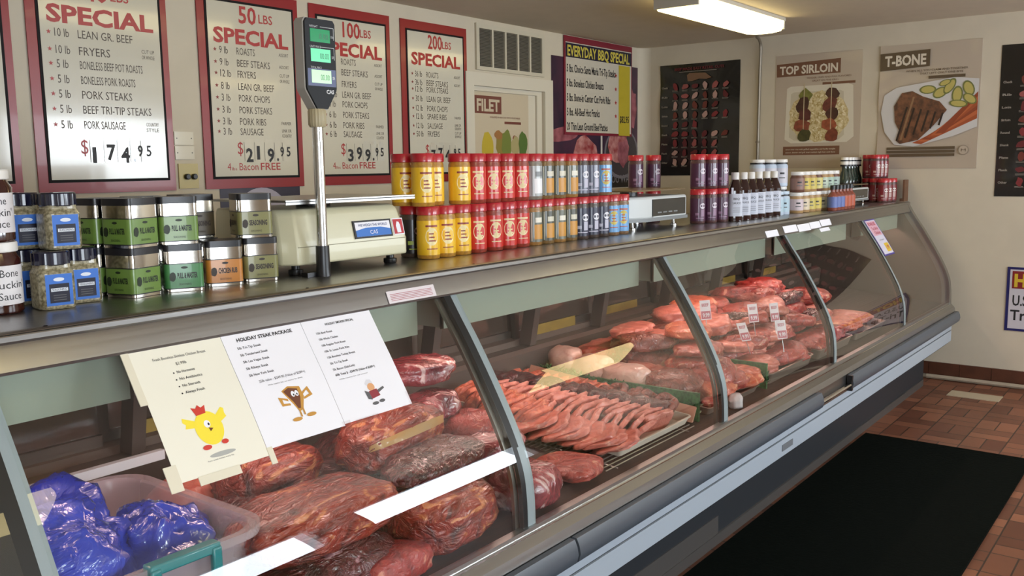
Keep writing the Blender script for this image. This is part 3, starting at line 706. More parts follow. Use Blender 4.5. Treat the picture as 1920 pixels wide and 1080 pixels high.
def shaker(kind, loc, label, group, rz):
    if kind not in SHP:
        col, pats, fill = SH[kind]
        t = thing('seasoning_shaker', label, 'seasoning shaker', loc, rz, group)
        MB().lathe([(.034, 0), (.036, .003), (.036, .128), (.034, .134), (.034, .137)], mat('spice_'+fill, fill, .35, noise_s=90, noise_a=.35, coat=.5), n=28).build('jar', t)
        MB().lathe([(.0365, .012), (.0365, .120)], mat('label_'+kind, col, .32, coat=.3), n=28, cap=False).build('label', t)
        m = MB(); a = R(-90); p0 = mat('art_'+pats[0][0], pats[0][0], .4); p1 = mat('art_'+pats[1][0], pats[1][0], .4)
        if kind in ('grey', 'olive', 'silver'):
            cyl_patch(m, .0368, a-.2, a+1.0, .022, .075, p0); cyl_patch(m, .0368, a-.5, a-.42, .015, .118, p1); cyl_patch(m, .0369, a-.1, a+.8, .082, .10, p1)
        elif kind in ('navy', 'slate', 'black', 'purple', 'maroon'):
            cyl_patch(m, .0368, a-.1, a+.75, .070, .098, p0, round_=True); cyl_patch(m, .0370, a+.05, a+.6, .034, .068, p1); cyl_patch(m, .0370, a-.7, a-.2, .040, .052, p1); cyl_patch(m, .0371, a-.6, a+.6, .024, .028, p1)
        else:
            cyl_patch(m, .0368, a-.62, a+.55, .042, .098, p0, round_=True); cyl_patch(m, .0370, a-.6, a+.5, .100, .106, p1); [cyl_patch(m, .0371, a-.3, a+.3-.1*k, .055+.011*k, .059+.011*k, p1) for k in range(3)]; cyl_patch(m, .0371, a-.5, a+.5, .030, .033, p1)
        m.build('label_art', t)
        MB().lathe([(.0345, .136), (.0375, .138), (.0375, .160), (.035, .1635)], red_lid, n=48, ridge=.025).build('lid', t)
        SHP[kind] = t
        return t
    return dup(SHP[kind], loc, rz, label, group)
RY = 1.968; SHH = .1637
def face(x, y): return -math.atan2(x, y)*.55       # shop goods turned a little towards the customers' end
low = [(2.145, 'black', 2.055), (2.130, 'yellow'), (2.206, 'yellow'), (2.284, 'yellow'), (2.365, 'red'), (2.455, 'red'), (2.532, 'red'), (2.609, 'red'), (2.686, 'grey'), (2.763, 'olive'), (2.840, 'grey'), (2.918, 'olive'), (2.998, 'navy'), (3.076, 'navy'), (3.153, 'navy'), (3.230, 'light blue'), (3.307, 'light blue')]
g1 = 'seasoning shakers stacked between the two scales'
cnt = {}
n_of = {}
for q in low: n_of[q[1]] = n_of.get(q[1], 0)+1
for i, q in enumerate(low):
    k = q[1]; cnt[k] = cnt.get(k, 0)+1; y = q[2] if len(q) > 2 else RY
    shaker(k, (q[0], y, CT+.001), '%s-labelled shaker with red lid in the lower row, %s from the beige scale' % (k, ORD[i]), g1, face(q[0], y))
up = [(2.112, 'yellow', 2.055), (2.112, 'yellow'), (2.203, 'yellow', 2.01), (2.286, 'yellow'), (2.366, 'red'), (2.446, 'red'), (2.526, 'red'), (2.609, 'red'), (2.689, 'silver'), (2.763, 'olive'), (2.842, 'olive'), (2.924, 'grey'), (3.001, 'slate'), (3.078, 'slate'), (3.170, 'light blue')]
for i, q in enumerate(up):
    k = q[1]; y = q[2] if len(q) > 2 else RY
    shaker(k, (q[0], y, CT+.002+SHH), '%s-labelled shaker with red lid in the upper row, %s from the beige scale' % (k, ORD[i]), g1, face(q[0], y))

# purple shakers by the white scale
g2 = 'purple-labelled shakers beside the white scale'
for i, (x, y) in enumerate(((4.03, 1.97), (4.12, 1.95), (4.20, 1.93))):
    shaker('purple', (x, y, CT+.001), 'purple shaker on the counter right of the white scale, %s from it' % ORD[i], g2, -.7)
    shaker('purple', (x, y, CT+.002+SHH), 'purple shaker stacked on top right of the white scale, %s from it' % ORD[i], g2, -.7)
for i, (x, y) in enumerate(((4.04, 2.24), (4.14, 2.20))):
    shaker('purple', (x-.13, y, CT+.001), 'purple shaker hidden low behind the white scale, %s from the left' % ORD[i], g2, -.7)
    shaker('purple', (x-.13, y, CT+.002+SHH), 'purple shaker rising behind the white scale, %s from the left' % ORD[i], g2, -.7)

# ---- dark sauce bottles with white caps
def sauce_bottles():
    bt = mat('dark_sauce', '2a0f0c', .12, coat=.6); wc = mat('white_cap', 'd9d6d2', .4); lb = mat('bottle_label', 'c3c6d2', .5)
    proto = None
    for i, x in enumerate((4.245, 4.345, 4.44, 4.535, 4.64, 4.745)):
        lab = 'dark sauce bottle with white cap and label, %s from the purple shakers' % ORD[i]
        if proto is None:
            t = thing('sauce_bottle', lab, 'sauce bottle', (x+.02, 1.885, CT+.001), -.9, 'sauce bottles in a row'); b = MB()
            for (z0, z1, s0, s1) in ((0, .15, .068, .068), (.15, .185, .068, .045), (.185, .205, .045, .030)):
                p0, p1 = rrect(s0, s0, s0*.3), rrect(s1, s1, s1*.3); n = len(p0)
                b.add([(p[0], p[1], z0) for p in p0]+[(p[0], p[1], z1) for p in p1], [(k, (k+1) % n, n+(k+1) % n, n+k) for k in range(n)]+([tuple(range(n))] if z0 == 0 else []), bt)
            b.build('bottle', t)
            MB().lathe([(.017, .203), (.020, .205), (.020, .236), (.018, .239)], wc, n=24, ridge=.04).build('cap', t)
            m = MB().prism(rrect(.0692, .0692, .0692*.3), .025, .135, lb, cap=False); m.box((-.026, -.0352, .165-.03), (-.016, -.0347, .185-.02), lb); m.build('label', t)
            m = MB(); text(m, 'BBQ', 0, .105, .012, ink, w=.03, align='C', y=-.0352); text(m, 'SAUCE', 0, .085, .010, ink, w=.04, align='C', y=-.0352)
            for k in range(3): m.box((-.018, -.0352, .045+.01*k), (.018, -.0350, .047+.01*k), inkgrey)
            m.build('label_print', t); proto = t
        else: dup(proto, (x+.02, 1.885, CT+.001), -.9, lab)
sauce_bottles()

# ---- round jars (sauces, rubs)
JP = {}
def round_jar(key, name, cat, loc, label, group, r_, h, lid, body, lab, rz=-.9, band=None, lidh=.02, words=None):
    if key in JP: return dup(JP[key], loc, rz, label, group)
    t = thing(name, label, cat, loc, rz, group)
    MB().lathe([(r_*.93, 0), (r_, .004), (r_, h-lidh-.016), (r_*.84, h-lidh-.003), (r_*.84, h-lidh+.002)], body, n=28).build('jar', t)
    MB().lathe([(r_*1.008, h*.13), (r_*1.008, h*.68)], lab, n=28, cap=False).build('label', t)
    l = MB().lathe([(r_*.9, h-lidh), (r_*.93, h-lidh+.002), (r_*.93, h-.002), (r_*.9, h)], lid, n=36, ridge=.02); l.build('lid', t)
    if band: MB().lathe([(r_*.95, h-lidh-.006), (r_*.95, h-lidh+.003)], band, n=28).build('band', t)
    if words:
        m = MB()
        for k, (s, zz, hh) in enumerate(words): cyl_text(m, s, r_*1.012, R(-90), h*zz, hh, hh*len(s)*.62, ink, 0)
        m.build('label_lettering', t)
    else:
        m = MB(); cyl_patch(m, r_*1.012, R(-90)-.4, R(-90)+.4, h*.30, h*.34, inkgrey); cyl_patch(m, r_*1.012, R(-90)-.3, R(-90)+.3, h*.45, h*.52, ink); m.build('label_print', t)
    JP[key] = t; return t
wlid = mat('white_lid', 'e0ddd8', .35); bbqs = mat('bbq_sauce', '35120d', .12, coat=.7); wlab = mat('jar_label_white', 'd6d2d4', .5)
wd = [('Bone', .52, .016), ("Suckin'", .36, .016), ('Sauce', .20, .016)]
round_jar('bs', 'sauce_jar', 'sauce jar', (.838, 1.985, CT+.001), 'lower of two stacked dark barbecue sauce jars at the left end', 'sauce jars at the left end', .048, .146, wlid, bbqs, wlab, rz=.15, words=wd)
round_jar('bs', 'sauce_jar', 'sauce jar', (.832, 1.985, CT+.148), 'upper of two stacked dark barbecue sauce jars at the left end', 'sauce jars at the left end', 0, 0, 0, 0, 0, rz=.0)
bk_ring = mat('black_ring', '151418', .4); jb = mat('pale_label', 'b9c6d6', .5); hb = mat('honey_brown', '5a3a30', .2, coat=.5)
g = 'tall white jars with black rings'
for i, (x, y, k) in enumerate(((4.86, 2.02, 0), (4.95, 1.99, 0), (5.04, 1.96, 0), (4.86, 2.02, 1), (4.95, 1.99, 1), (5.04, 1.96, 1))):
    round_jar('wr', 'dressing_jar', 'jar', (x, y, CT+.001+k*.151), 'white-labelled jar with black ring %s, %s of three' % ('on top of the stack' if k else 'at the bottom of the stack', ORD[i % 3]), g, .042, .15, wlid, jb, mat('jar_label_pale', 'c6c4cc', .5), band=bk_ring)
g = 'pale blue labelled jars before the stack'
for i, x in enumerate((4.835, 4.92)):
    round_jar('lb', 'dressing_jar', 'jar', (x, 1.895, CT+.001), 'pale blue labelled jar with black ring in front, %s from the sauce bottles' % ORD[i], g, .038, .128, mat('blue_lid', 'b9c8d8', .4), jb, mat('jar_label_blue', 'a9c0cc', .5), band=bk_ring)
g = 'small white-lidded jars in two tiers'
cols = ['c9b8bc', 'd0c0a4', 'c4b25a', 'c9b455', 'c8c0a0', 'b3c0ae', 'a3b8a8', 'c6ccd4']
lowx = [5.10+.088*i for i in range(8)]
for i, x in enumerate(lowx):
    c = cols[i]; m_ = mat('jar_label_'+c, c, .5)
    round_jar('l'+c, 'rub_jar', 'jar', (x, 1.885-.004*i, CT+.001), 'small white-lidded jar in the lower tier, %s from the sauce bottles' % ORD[i], g, .040, .115, wlid, mat('rub_'+c, 'a8865a', .4), m_)
for i, x in enumerate(lowx[:7]):
    c = ('8a6a60', 'c9b455', 'c4b25a', 'c9c07a', 'b3c0ae', 'a3b8a8', '9fb0a8')[i]; m_ = mat('jar_label_'+c, c, .5)
    round_jar('u'+c, 'rub_jar', 'jar', (x+.01, 1.885-.004*i, CT+.117), 'small white-lidded jar in the upper tier, %s from the sauce bottles' % ORD[i], g, .040, .115, wlid, mat('rub_'+c, hb if 0 else '6a4638', .4), m_)
g = 'hot sauce bottles before the far scale'
for i, x in enumerate((5.415, 5.48, 5.545, 5.61, 5.675, 5.74)):
    c = '5f6fa8' if i < 3 else 'b0563c'
    if c not in JP:
        t = thing('hot_sauce_bottle', 'small %s-labelled bottle with black cap, %s from the jars' % ('blue' if i < 3 else 'orange', ORD[i]), 'sauce bottle', (x, 1.785, CT+.001), -.9, g)
        MB().lathe([(.028, 0), (.030, .003), (.030, .085), (.013, .108), (.013, .125)], mat('hot_'+c, '8a4a3c', .2, coat=.5), n=20).build('bottle', t)
        MB().lathe([(.0304, .018), (.0304, .08)], mat('hotlabel_'+c, c, .5), n=20, cap=False).build('label', t)
        MB().lathe([(.016, .122), (.016, .146), (.014, .148)], black_p, n=20, ridge=.03).build('cap', t); JP[c] = t
    else: dup(JP[c], (x, 1.785, CT+.001), -.9, 'small %s-labelled bottle with black cap, %s from the jars' % ('blue' if i < 3 else 'orange', ORD[i]))
g = 'tall green bottles with black and white tops'
for i, (x, y) in enumerate(((6.45, 2.05), (6.53, 2.05), (6.61, 2.055), (6.69, 2.06), (6.77, 2.065))):
    if 'gb' not in JP:
        t = thing('marinade_bottle', 'tall dark green bottle with banded top behind the far scale, %s in its cluster' % ORD[i], 'sauce bottle', (x, y, CT+.001), -1, g)
        MB().lathe([(.034, 0), (.036, .004), (.036, .17), (.018, .225), (.018, .25)], mat('green_glass', '26352c', .12, coat=.5), n=24).build('bottle', t)
        MB().lathe([(.0364, .03), (.0364, .075)], wlab, n=24, cap=False).lathe([(.0364, .11), (.0364, .14)], bk_ring, n=24, cap=False).build('label', t)
        MB().lathe([(.03, .25), (.03, .262)], bk_ring, n=24).lathe([(.028, .262), (.028, .285)], wlid, n=24).lathe([(.03, .285), (.03, .294)], bk_ring, n=24).lathe([(.026, .294), (.026, .312)], wlid, n=24).build('top', t); JP['gb'] = t
    else: dup(JP['gb'], (x, y, CT+.001), -1, 'tall dark green bottle with banded top behind the far scale, %s in its cluster' % ORD[i])
g = 'red shakers at the far end of the counter'
for i, (x, y, k) in enumerate(((6.60, 1.83, 0), (6.68, 1.825, 0), (6.76, 1.82, 0), (6.66, 1.903, 0), (6.74, 1.90, 0), (6.82, 1.898, 0), (6.74, 1.979, 0), (6.82, 1.977, 0), (6.66, 1.903, 1), (6.74, 1.90, 1), (6.82, 1.898, 1), (6.74, 1.979, 1), (6.82, 1.977, 1))):
    shaker('maroon', (x, y, CT+.001+(SHH+.001)*k), 'maroon shaker at the far end %s, %s counting from the counter front' % ('on the upper level' if k else 'standing on the counter', ORD[i if not k else i-8]), g, -1)
def crate():
    t = thing('wooden_crate', 'small brown wooden crate end at the far wall end of the counter', 'crate', (6.80, 1.742, CT+.001))
    w = mat('crate_wood', '6e4c34', .6, noise_s=14, noise_a=.3)
    MB().box((0, 0, 0), (.10, .012, .15), w).build('end_board', t)
    MB().box((.0, .012, 0), (.10, .03, .02), w).build('floor_slat', t)
    MB().box((.088, .012, .02), (.10, .03, .15), w).build('side_board', t)
crate()

# ---- blue-labelled square herb jars
def herb_jars():
    hb_ = mat('herb_fill', 'a9a084', .35, noise_s=140, col2='5c5438', coat=.5); nl = mat('navy_lid', '15172c', .25, coat=.5)
    bl = mat('herb_label_blue', '3a6fc4', .35); nv = mat('herb_label_black', '17182c', .35); wt = mat('herb_white', 'd8dce4', .4)
    def make(loc, lab, rz):
        t = thing('herb_jar', lab, 'seasoning jar', loc, rz, 'square herb jars with blue labels')
        s = .074; b = MB(); secs = [(0, s*.94), (.004, s), (.076, s), (.086, s*.86), (.094, s*.84)]
        for (z0, s0), (z1, s1) in zip(secs, secs[1:]):
            p0, p1 = rrect(s0, s0, s0*.22), rrect(s1, s1, s1*.22); n = len(p0)
            b.add([(p[0], p[1], z0) for p in p0]+[(p[0], p[1], z1) for p in p1], [(k, (k+1) % n, n+(k+1) % n, n+k) for k in range(n)]+([tuple(range(n))] if z0 == 0 else []), hb_)
        b.build('jar', t)
        MB().lathe([(.036, .092), (.038, .094), (.038, .118), (.035, .121)], nl, n=40, ridge=.05).build('lid', t)
        m = MB(); shape(m, rect(-.027, .008, .027, .074), bl, y=-s/2-.0006); m.build('label', t)
        m = MB(); shape(m, rect(-.020, .014, .020, .054), nv, y=-s/2-.0012); shape(m, rect(-.017, .038, .017, .045), wt, y=-s/2-.0016)
        text(m, 'SEASONING', 0, .0395, .005, nv, w=.03, align='C', y=-s/2-.002); text(m, 'Kinder', 0, .059, .008, wt, w=.022, align='C', y=-s/2-.0012) if 0 else shape(m, ell(0, .063, .011, .004), wt, y=-s/2-.0012)
        for k in range(3): shape(m, rect(-.013, .019+.005*k, .013, .0205+.005*k), inkgrey, y=-s/2-.0016)
        m.build('label_print', t); return t
    t = make((.938, 1.955, CT+.001), 'square herb jar on the counter, nearer the barbecue sauce jars', -.12)
    dup(t, (1.020, 2.0, CT+.001), -.12, 'square herb jar on the counter, nearer the green tins')
    dup(t, (.976, 1.985, CT+.123), -.1, 'square herb jar on the upper level, fully visible with its blue label')
    dup(t, (.938, 2.075, CT+.123), -.1, 'square herb jar on the upper level, half hidden behind its neighbour')
    dup(t, (.945, 2.078, CT+.001), -.1, 'square herb jar at the back of the bottom level, hidden under the half hidden one')
    
herb_jars()

# ---- square tins
def tins():
    sv = mat('tin_silver', 'd6d2cb', .14, 1); bl = mat('tin_lid', '1b1a1e', .35)
    cols = {'green': '66843a', 'dark green': '3f7a45', 'orange': 'b9762c', 'olive': '7d7a4a', 'brown': '4c4230'}
    words = {'green': 'PULL & MASTER', 'dark green': 'PULL & MASTER', 'orange': 'CHICKEN RUB', 'olive': 'SEASONING', 'brown': 'SEASONING'}
    TP = {}
    def tin(kind, loc, rz, lab):
        if kind in TP: return dup(TP[kind], loc, rz, lab)
        t = thing('spice_tin', lab, 'spice tin', loc, rz, 'square spice tins with black lids'); s = .089; q = rrect(s, s, .012)
        MB().prism(q, .0, .098, sv).build('tin', t)
        MB().prism(rrect(s+.0012, s+.0012, .0125), .008, .066, mat('tin_'+kind, cols[kind], .35, coat=.3), cap=False).build('label_wrap', t)
        MB().prism(rrect(s+.001, s+.001, .0125), .096, .112, bl).prism(rrect(s+.003, s+.003, .0135), .0655, .0675, bl).prism(rrect(s+.0016, s+.0016, .0125), .006, .0085, bl).build('lid', t)
        m = MB(); dk = mat('tin_print_'+kind, '1f2a18' if 'green' in kind else '2c2014', .5)
        for a in range(4):
            Mx = Matrix.Rotation(a*pi/2, 4, 'Z')
            text(m, words[kind], .006, .032, .013, dk, w=.046, y=-s/2-.0011, align='C', M=Mx, bold=.04); shape(m, ell(-.028, .036, .007, .012, 10, 0, .2), dk, y=-s/2-.0011, M=Mx)
            text(m, 'SEASONING', 0, .015, .005, dk, w=.028, y=-s/2-.0011, align='C', M=Mx); shape(m, ell(0, .057, .008, .003, 10), dk, y=-s/2-.0011, M=Mx)
        m.build('label_print', t); TP[kind] = t; return t
    z1, z2 = CT+.001, CT+.114
    A = (1.140, 1.985, .25)
    
    bx, by = A[0]-.103*sin(.25), A[1]+.103*cos(.25)
    tin('green', (A[0], A[1], z1), A[2], 'green tin on the counter, corner turned forward, beside the herb jars')
    tin('green', (A[0], A[1], z2), A[2], 'green tin on top, corner turned forward, beside the herb jars')
    tin('green', (bx, by, z1), A[2], 'green tin on the counter behind the corner-forward one')
    tin('green', (bx, by, z2), A[2], 'green tin on top behind the corner-forward one')
    tin('dark green', (1.262, 1.980, z1), -.42, 'deeper green tin on the counter beside the orange one')
    tin('green', (1.256, 1.982, z2), -.42, 'light green tin on top of the deeper green tin')
    tin('green', (1.235, 2.086, z1), -.42, 'green tin at the back of the bottom level behind the deeper green one')
    tin('green', (1.232, 2.088, z2), -.42, 'green tin at the back of the top level, lid just showing')
    tin('orange', (1.378, 1.985, z1), -.40, 'orange tin lettered CHICKEN RUB')
    tin('brown', (1.385, 2.10, z1), -.2, 'brown tin on the counter behind the orange one')
    tin('brown', (1.375, 2.10, z2), -.1, 'brown tin on top behind the orange one')
    tin('olive', (1.487, 1.985, z1), -.36, 'olive tin on the counter next to the beige scale')
    tin('olive', (1.478, 1.99, z2), -.36, 'olive tin on top next to the beige scale')
tins()
def packet():
    t = thing('spice_packet', 'small green and cream packet standing between herb jars and green tins', 'packet', (1.075, 2.22, CT+.001), -.3)
    MB().box((-.04, -.02, 0), (.04, .02, .16), mat('packet_cream', 'a89c80', .5)).build('carton', t)
    MB().box((-.041, -.021, .07), (.041, .021, .115), mat('packet_green', '3f7a2c', .5)).build('band', t)
packet()

# ---- scales
def scale_beige():
    t = thing('price_scale', 'large beige price-computing scale with blue sticker and steel platter', 'scale', (1.555, 1.935, CT+.001))
    be = mat('scale_beige', 'cbc6a8', .4, coat=.15); W = .47
    # body: front face leans back, left end chamfered
    lo = [(.03, .0), (.44, .0), (W, .03), (W, .33), (.0, .33), (0, .04)]
    sec = [(.028, 0, 0), (.075, 0, 0), (.165, .022, .018), (.178, .034, .03)]
    b = MB(); rings = []
    for z, back, sh in sec:
        rings.append([(max(x, 0)+(sh*.35 if x < .2 else -sh*.9), y+(back if y < .1 else 0), z) for x, y in lo])
    n = 6; vs = [p for r_ in rings for p in r_]; fs = [(j*n+i, j*n+(i+1) % n, (j+1)*n+(i+1) % n, (j+1)*n+i) for j in range(3) for i in range(n)]
    fs += [tuple(range(n-1, -1, -1)), tuple(3*n+i for i in range(n))]
    body = b.add(vs, fs, be).build('body', t, sharp=25)
    mod = body.modifiers.new('b', 'BEVEL'); mod.width = .006; mod.segments = 3; mod.limit_method = 'ANGLE'; mod.angle_limit = R(20)
    MB().box((.03, -.0008, .076), (.44, .002, .078), mat('seam', '8f8a70', .5)).build('seam', t)
    MB().box((-.012, -.008, .198), (.475, .34, .204), steel).box((-.012, -.008, .192), (.475, -.005, .200), steel).build('platter', t)
    MB().lathe([(.05, .177), (.05, .192), (.12, .198)], black_p, n=20, c=(.23, .17, 0)).build('platter_spider', t)
    for x in (.05, .41):
        for y in (.04, .29): MB().lathe([(.018, 0), (.02, .004), (.02, .014), (.012, .016), (.012, .03)], black_p, n=16, c=(x, y, 0)).build('foot', t)
    # sticker plates lie on the leaning front face
    M = Matrix.Translation((0, 0, .075)) @ Matrix.Rotation(math.atan2(-.022, .09), 4, 'X')
    MB().box((.235, -.004, .010), (.385, -.0008, .062), black_p, M=M).build('sticker_frame', t)
    m = MB(); shape(m, rect(.241, .015, .379, .057), paper, y=-.0045, M=M); shape(m, [(.241, .015), (.379, .015), (.379, .033), (.34, .040), (.28, .040), (.241, .033)], mat('sticker_blue', '2f6fc0', .4), y=-.0049, M=M)
    text(m, 'WE WEIGH THE WORLD', .31, .044, .008, mat('sticker_ink', '2a3b7a', .5), w=.115, align='C', y=-.0053, M=M); text(m, 'CAS', .31, .021, .012, paper, w=.03, align='C', y=-.0053, M=M); m.build('sticker', t)
    m = MB(); shape(m, rect(.393, .012, .438, .062), paper, y=-.0012, M=M); shape(m, rect(.396, .015, .435, .059), mat('sticker_red', 'b3202a', .4), y=-.0018, M=M)
    shape(m, [(.408, .018), (.424, .018), (.424, .04), (.42, .05), (.412, .052), (.406, .04)], paper, y=-.0022, M=M); m.build('logo_sticker', t)
    # display tower clamped to the front of the counter
    d = thing('customer_display', 'tall pole display with three lit green readouts in front of the beige scale', 'scale display', (1.633, 1.895, CT), .0)
    al = mat('alu_pole', 'c9c8c6', .22, 1)
    MB().lathe([(.021, 0), (.019, .02), (.018, .082)], black_p, n=24).box((-.05, .005, 0), (.0, .03, .012), black_p).build('base', d)
    MB().lathe([(.0145, .08), (.0145, .40)], al, n=24).build('pole', d)
    MB().lathe([(.020, .395), (.024, .402), (.024, .437), (.021, .442)], mat('collar_beige', 'a89c7c', .45), n=36, ridge=.07).build('collar', d)
    out = [(-.019, 0), (.019, 0), (.052, .048), (.054, .055), (.054, .222), (.047, .232), (-.047, .232), (-.054, .222), (-.054, .055), (-.052, .048)]
    Mh = Matrix.Translation((.006, 0, .44))
    MB().prism(out, -.012, .020, mat('display_grey', 'a8a49c', .35), axis=1, M=Mh).build('housing', d)
    MB().prism([(x*.93, z*.985+.002) for x, z in out], -.018, -.012, mat('display_face', '232528', .55, spec=.25), axis=1, M=Mh).build('face_plate', d)
    for k, (z, c, e) in enumerate(((.172, '0a7a4a', .8), (.122, '5fc894', .9), (.068, 'a4d8a0', .9))):
        s = MB().box((-.034, -.0188, z), (.032, -.018, z+.033), mat('lcd_%d' % k, c, .2, emit=e*.8), M=Mh); so = s.build('readout', d)
        m = MB(); text(m, ('8.88', '00.00', '00.00')[k], .026, z+.008, .015, mat('lcd_digit', '2f6f50', .4), w=.03, align='R', y=-.0191, M=Mh); m.build('digits', so)
    m = MB(); wt = mat('display_white', 'c3c3c3', .5)
    for z, s, w_ in ((.208, 'WEIGHT', .028), (.157, 'UNIT PRICE', .036), (.104, 'TOTAL PRICE', .036)): text(m, s, -.036, z, .006, wt, w=w_, y=-.0185, M=Mh)
    for z, s in ((.185, 'lb'), (.133, '$/lb'), (.08, '$')): text(m, s, .036, z, .007, wt, w=.009, y=-.0185, M=Mh)
    for z in (.2105, .1595): m.box((.0, -.0185, z), (.045, -.018, z+.0012), wt, M=Mh); m.box((.0445, -.0185, z-.03), (.0457, -.018, z), wt, M=Mh)
    text(m, 'CAS', .014, .042, .010, wt, w=.026, y=-.0185, bold=.04, M=Mh); m.build('face_lettering', d)
    m = MB(); m.box((-.046, -.0183, .060), (.048, -.018, .104), mat('display_blue', '4a5278', .4), M=Mh); m.build('total_band', d)
scale_beige()
def scale_white():
    wh = mat('scale_white', 'c6c9c8', .4, coat=.2); dk = mat('scale_dark', '1d2022', .2, coat=.4); dg = mat('scale_grey', '7c7f80', .4)
    t = thing('price_scale', 'white price-computing scale with dark display panel beyond the shakers', 'scale', (3.40, 1.955, CT+.001))
    W = .50; out = [(0, .04), (.10, 0), (W-.015, 0), (W, .02), (W, .30), (0, .30)]
    b = MB().prism(out, .045, .145, wh); body = b.build('body', t)
    mod = body.modifiers.new('b', 'BEVEL'); mod.width = .012; mod.segments = 3; mod.limit_method = 'ANGLE'
    MB().prism([(x*1.01-.002, y*1.01-.004) for x, y in out], .036, .05, dg).build('base_rim', t)
    MB().box((.155, -.004, .058), (W-.035, .001, .132), dk).build('display_panel', t)
    m = MB()
    for k in range(4): m.box((.20+.05*k, -.0048, .07), (.235+.05*k, -.004, .076), dg)
    m.build('display_marks', t)
    MB().box((.155, -.007, .054), (W-.035, -.003, .058), wh).build('panel_ledge', t)
    MB().box((-.02, -.0, .168), (W-.03, .31, .174), mat('platter_brown', '8f7f66', .3, .8)).build('platter', t)
    MB().lathe([(.04, .145), (.04, .168)], black_p, n=16, c=(.21, .15, 0)).build('platter_stem', t)
    for x in (.07, W-.05):
        for y in (.05, .25): MB().lathe([(.016, 0), (.016, .01), (.008, .012), (.008, .04)], chrome, n=14, c=(x, y, 0)).build('foot', t)
    t2 = dup(t, (5.83, 1.853, CT+.001), None, 'grey scale with square dark display at the far end of the counter')
    t2.scale = (1.06, .43, .78)
scale_white()

# ------------------------------------------------------------------ notices taped on the glass and the header
def sheet_on_glass(name, label, cat, x0, x1, s0, s1, m, skew=0, off=-.0045, group=None, parent=None, th=.0008):
    n = 12; vs = []
    def pt(x, s, o=0):
        y, z = on_glass(max(s, 0)); y2, z2 = on_glass(max(s, 0)+.004); d = Vector((y2-y, z2-z)).normalized(); nrm = Vector((d.y, -d.x))
        if s < 0: y -= d.x*(-s); z -= d.y*(-s)
        return (x, y+nrm.x*(.008+o), z+nrm.y*(.008+o))
    for i in range(n+1):
        s = s0+(s1-s0)*i/n
        for x in (x0, x1): vs.append(pt(x+skew*i/n, s))
    k = len(vs); 
    for i in range(n+1):
        s = s0+(s1-s0)*i/n
        for x in (x0, x1): vs.append(pt(x+skew*i/n, s, th))
    fs = []
    for i in range(n):
        a = 2*i; fs += [(a, a+1, a+3, a+2), (k+a, k+a+2, k+a+3, k+a+1), (a, a+2, k+a+2, k+a), (a+1, k+a+1, k+a+3, a+3)]
    fs += [(0, k, k+1, 1), (2*n, 2*n+1, k+2*n+1, k+2*n)]
    o = MB().add(vs, fs, m).build(name, parent)
    if label: tag(o, label, cat, group)
    def put(vs2, fs2, mt, name2, lift=0):        # printed marks: coordinates (x, s) on the sheet
        b = MB(); b.add([pt(v[0], v[1], th+.0003+lift) for v in vs2], fs2, mt); return b
    o_pt = lambda v, lift=0: pt(v[0], v[1], th+.0003+lift)
    return o, o_pt
def printed(o, ptf, name, items):
    """items: ('t', text, x, s, h, w, mat, bold) or ('p', [(x, s)...], mat) in sheet coordinates"""
    b = MB(); li = 0
    for it in items:
        if it[0] == 't':
            _, s_, x, s, h, w, m, bo = it; vs, fs = glyphs(s_, bo)
            xa = min(v[0] for v in vs); xb = max(v[0] for v in vs); k = h/.73; kx = w/(xb-xa)
            b.add([ptf((x+(v[0]-xa)*kx, s-v[1]*k), .0004) for v in vs], fs, m)
        else:
            li += .00012; q = it[1]
            if len(q) == 4 and q[0][1] == q[1][1] and q[2][1] == q[3][1]:      # long blocks follow the bend of the sheet
                for k in range(8):
                    sa = q[0][1]+(q[2][1]-q[0][1])*k/8; sb = q[0][1]+(q[2][1]-q[0][1])*(k+1)/8
                    b.add([ptf(p, li) for p in ((q[0][0], sa), (q[1][0], sa), (q[1][0], sb), (q[0][0], sb))], [(0, 1, 2, 3)], it[2])
            else: b.add([ptf(p, li) for p in q], [tuple(range(len(q)))], it[2])
    return b.build(name, o)
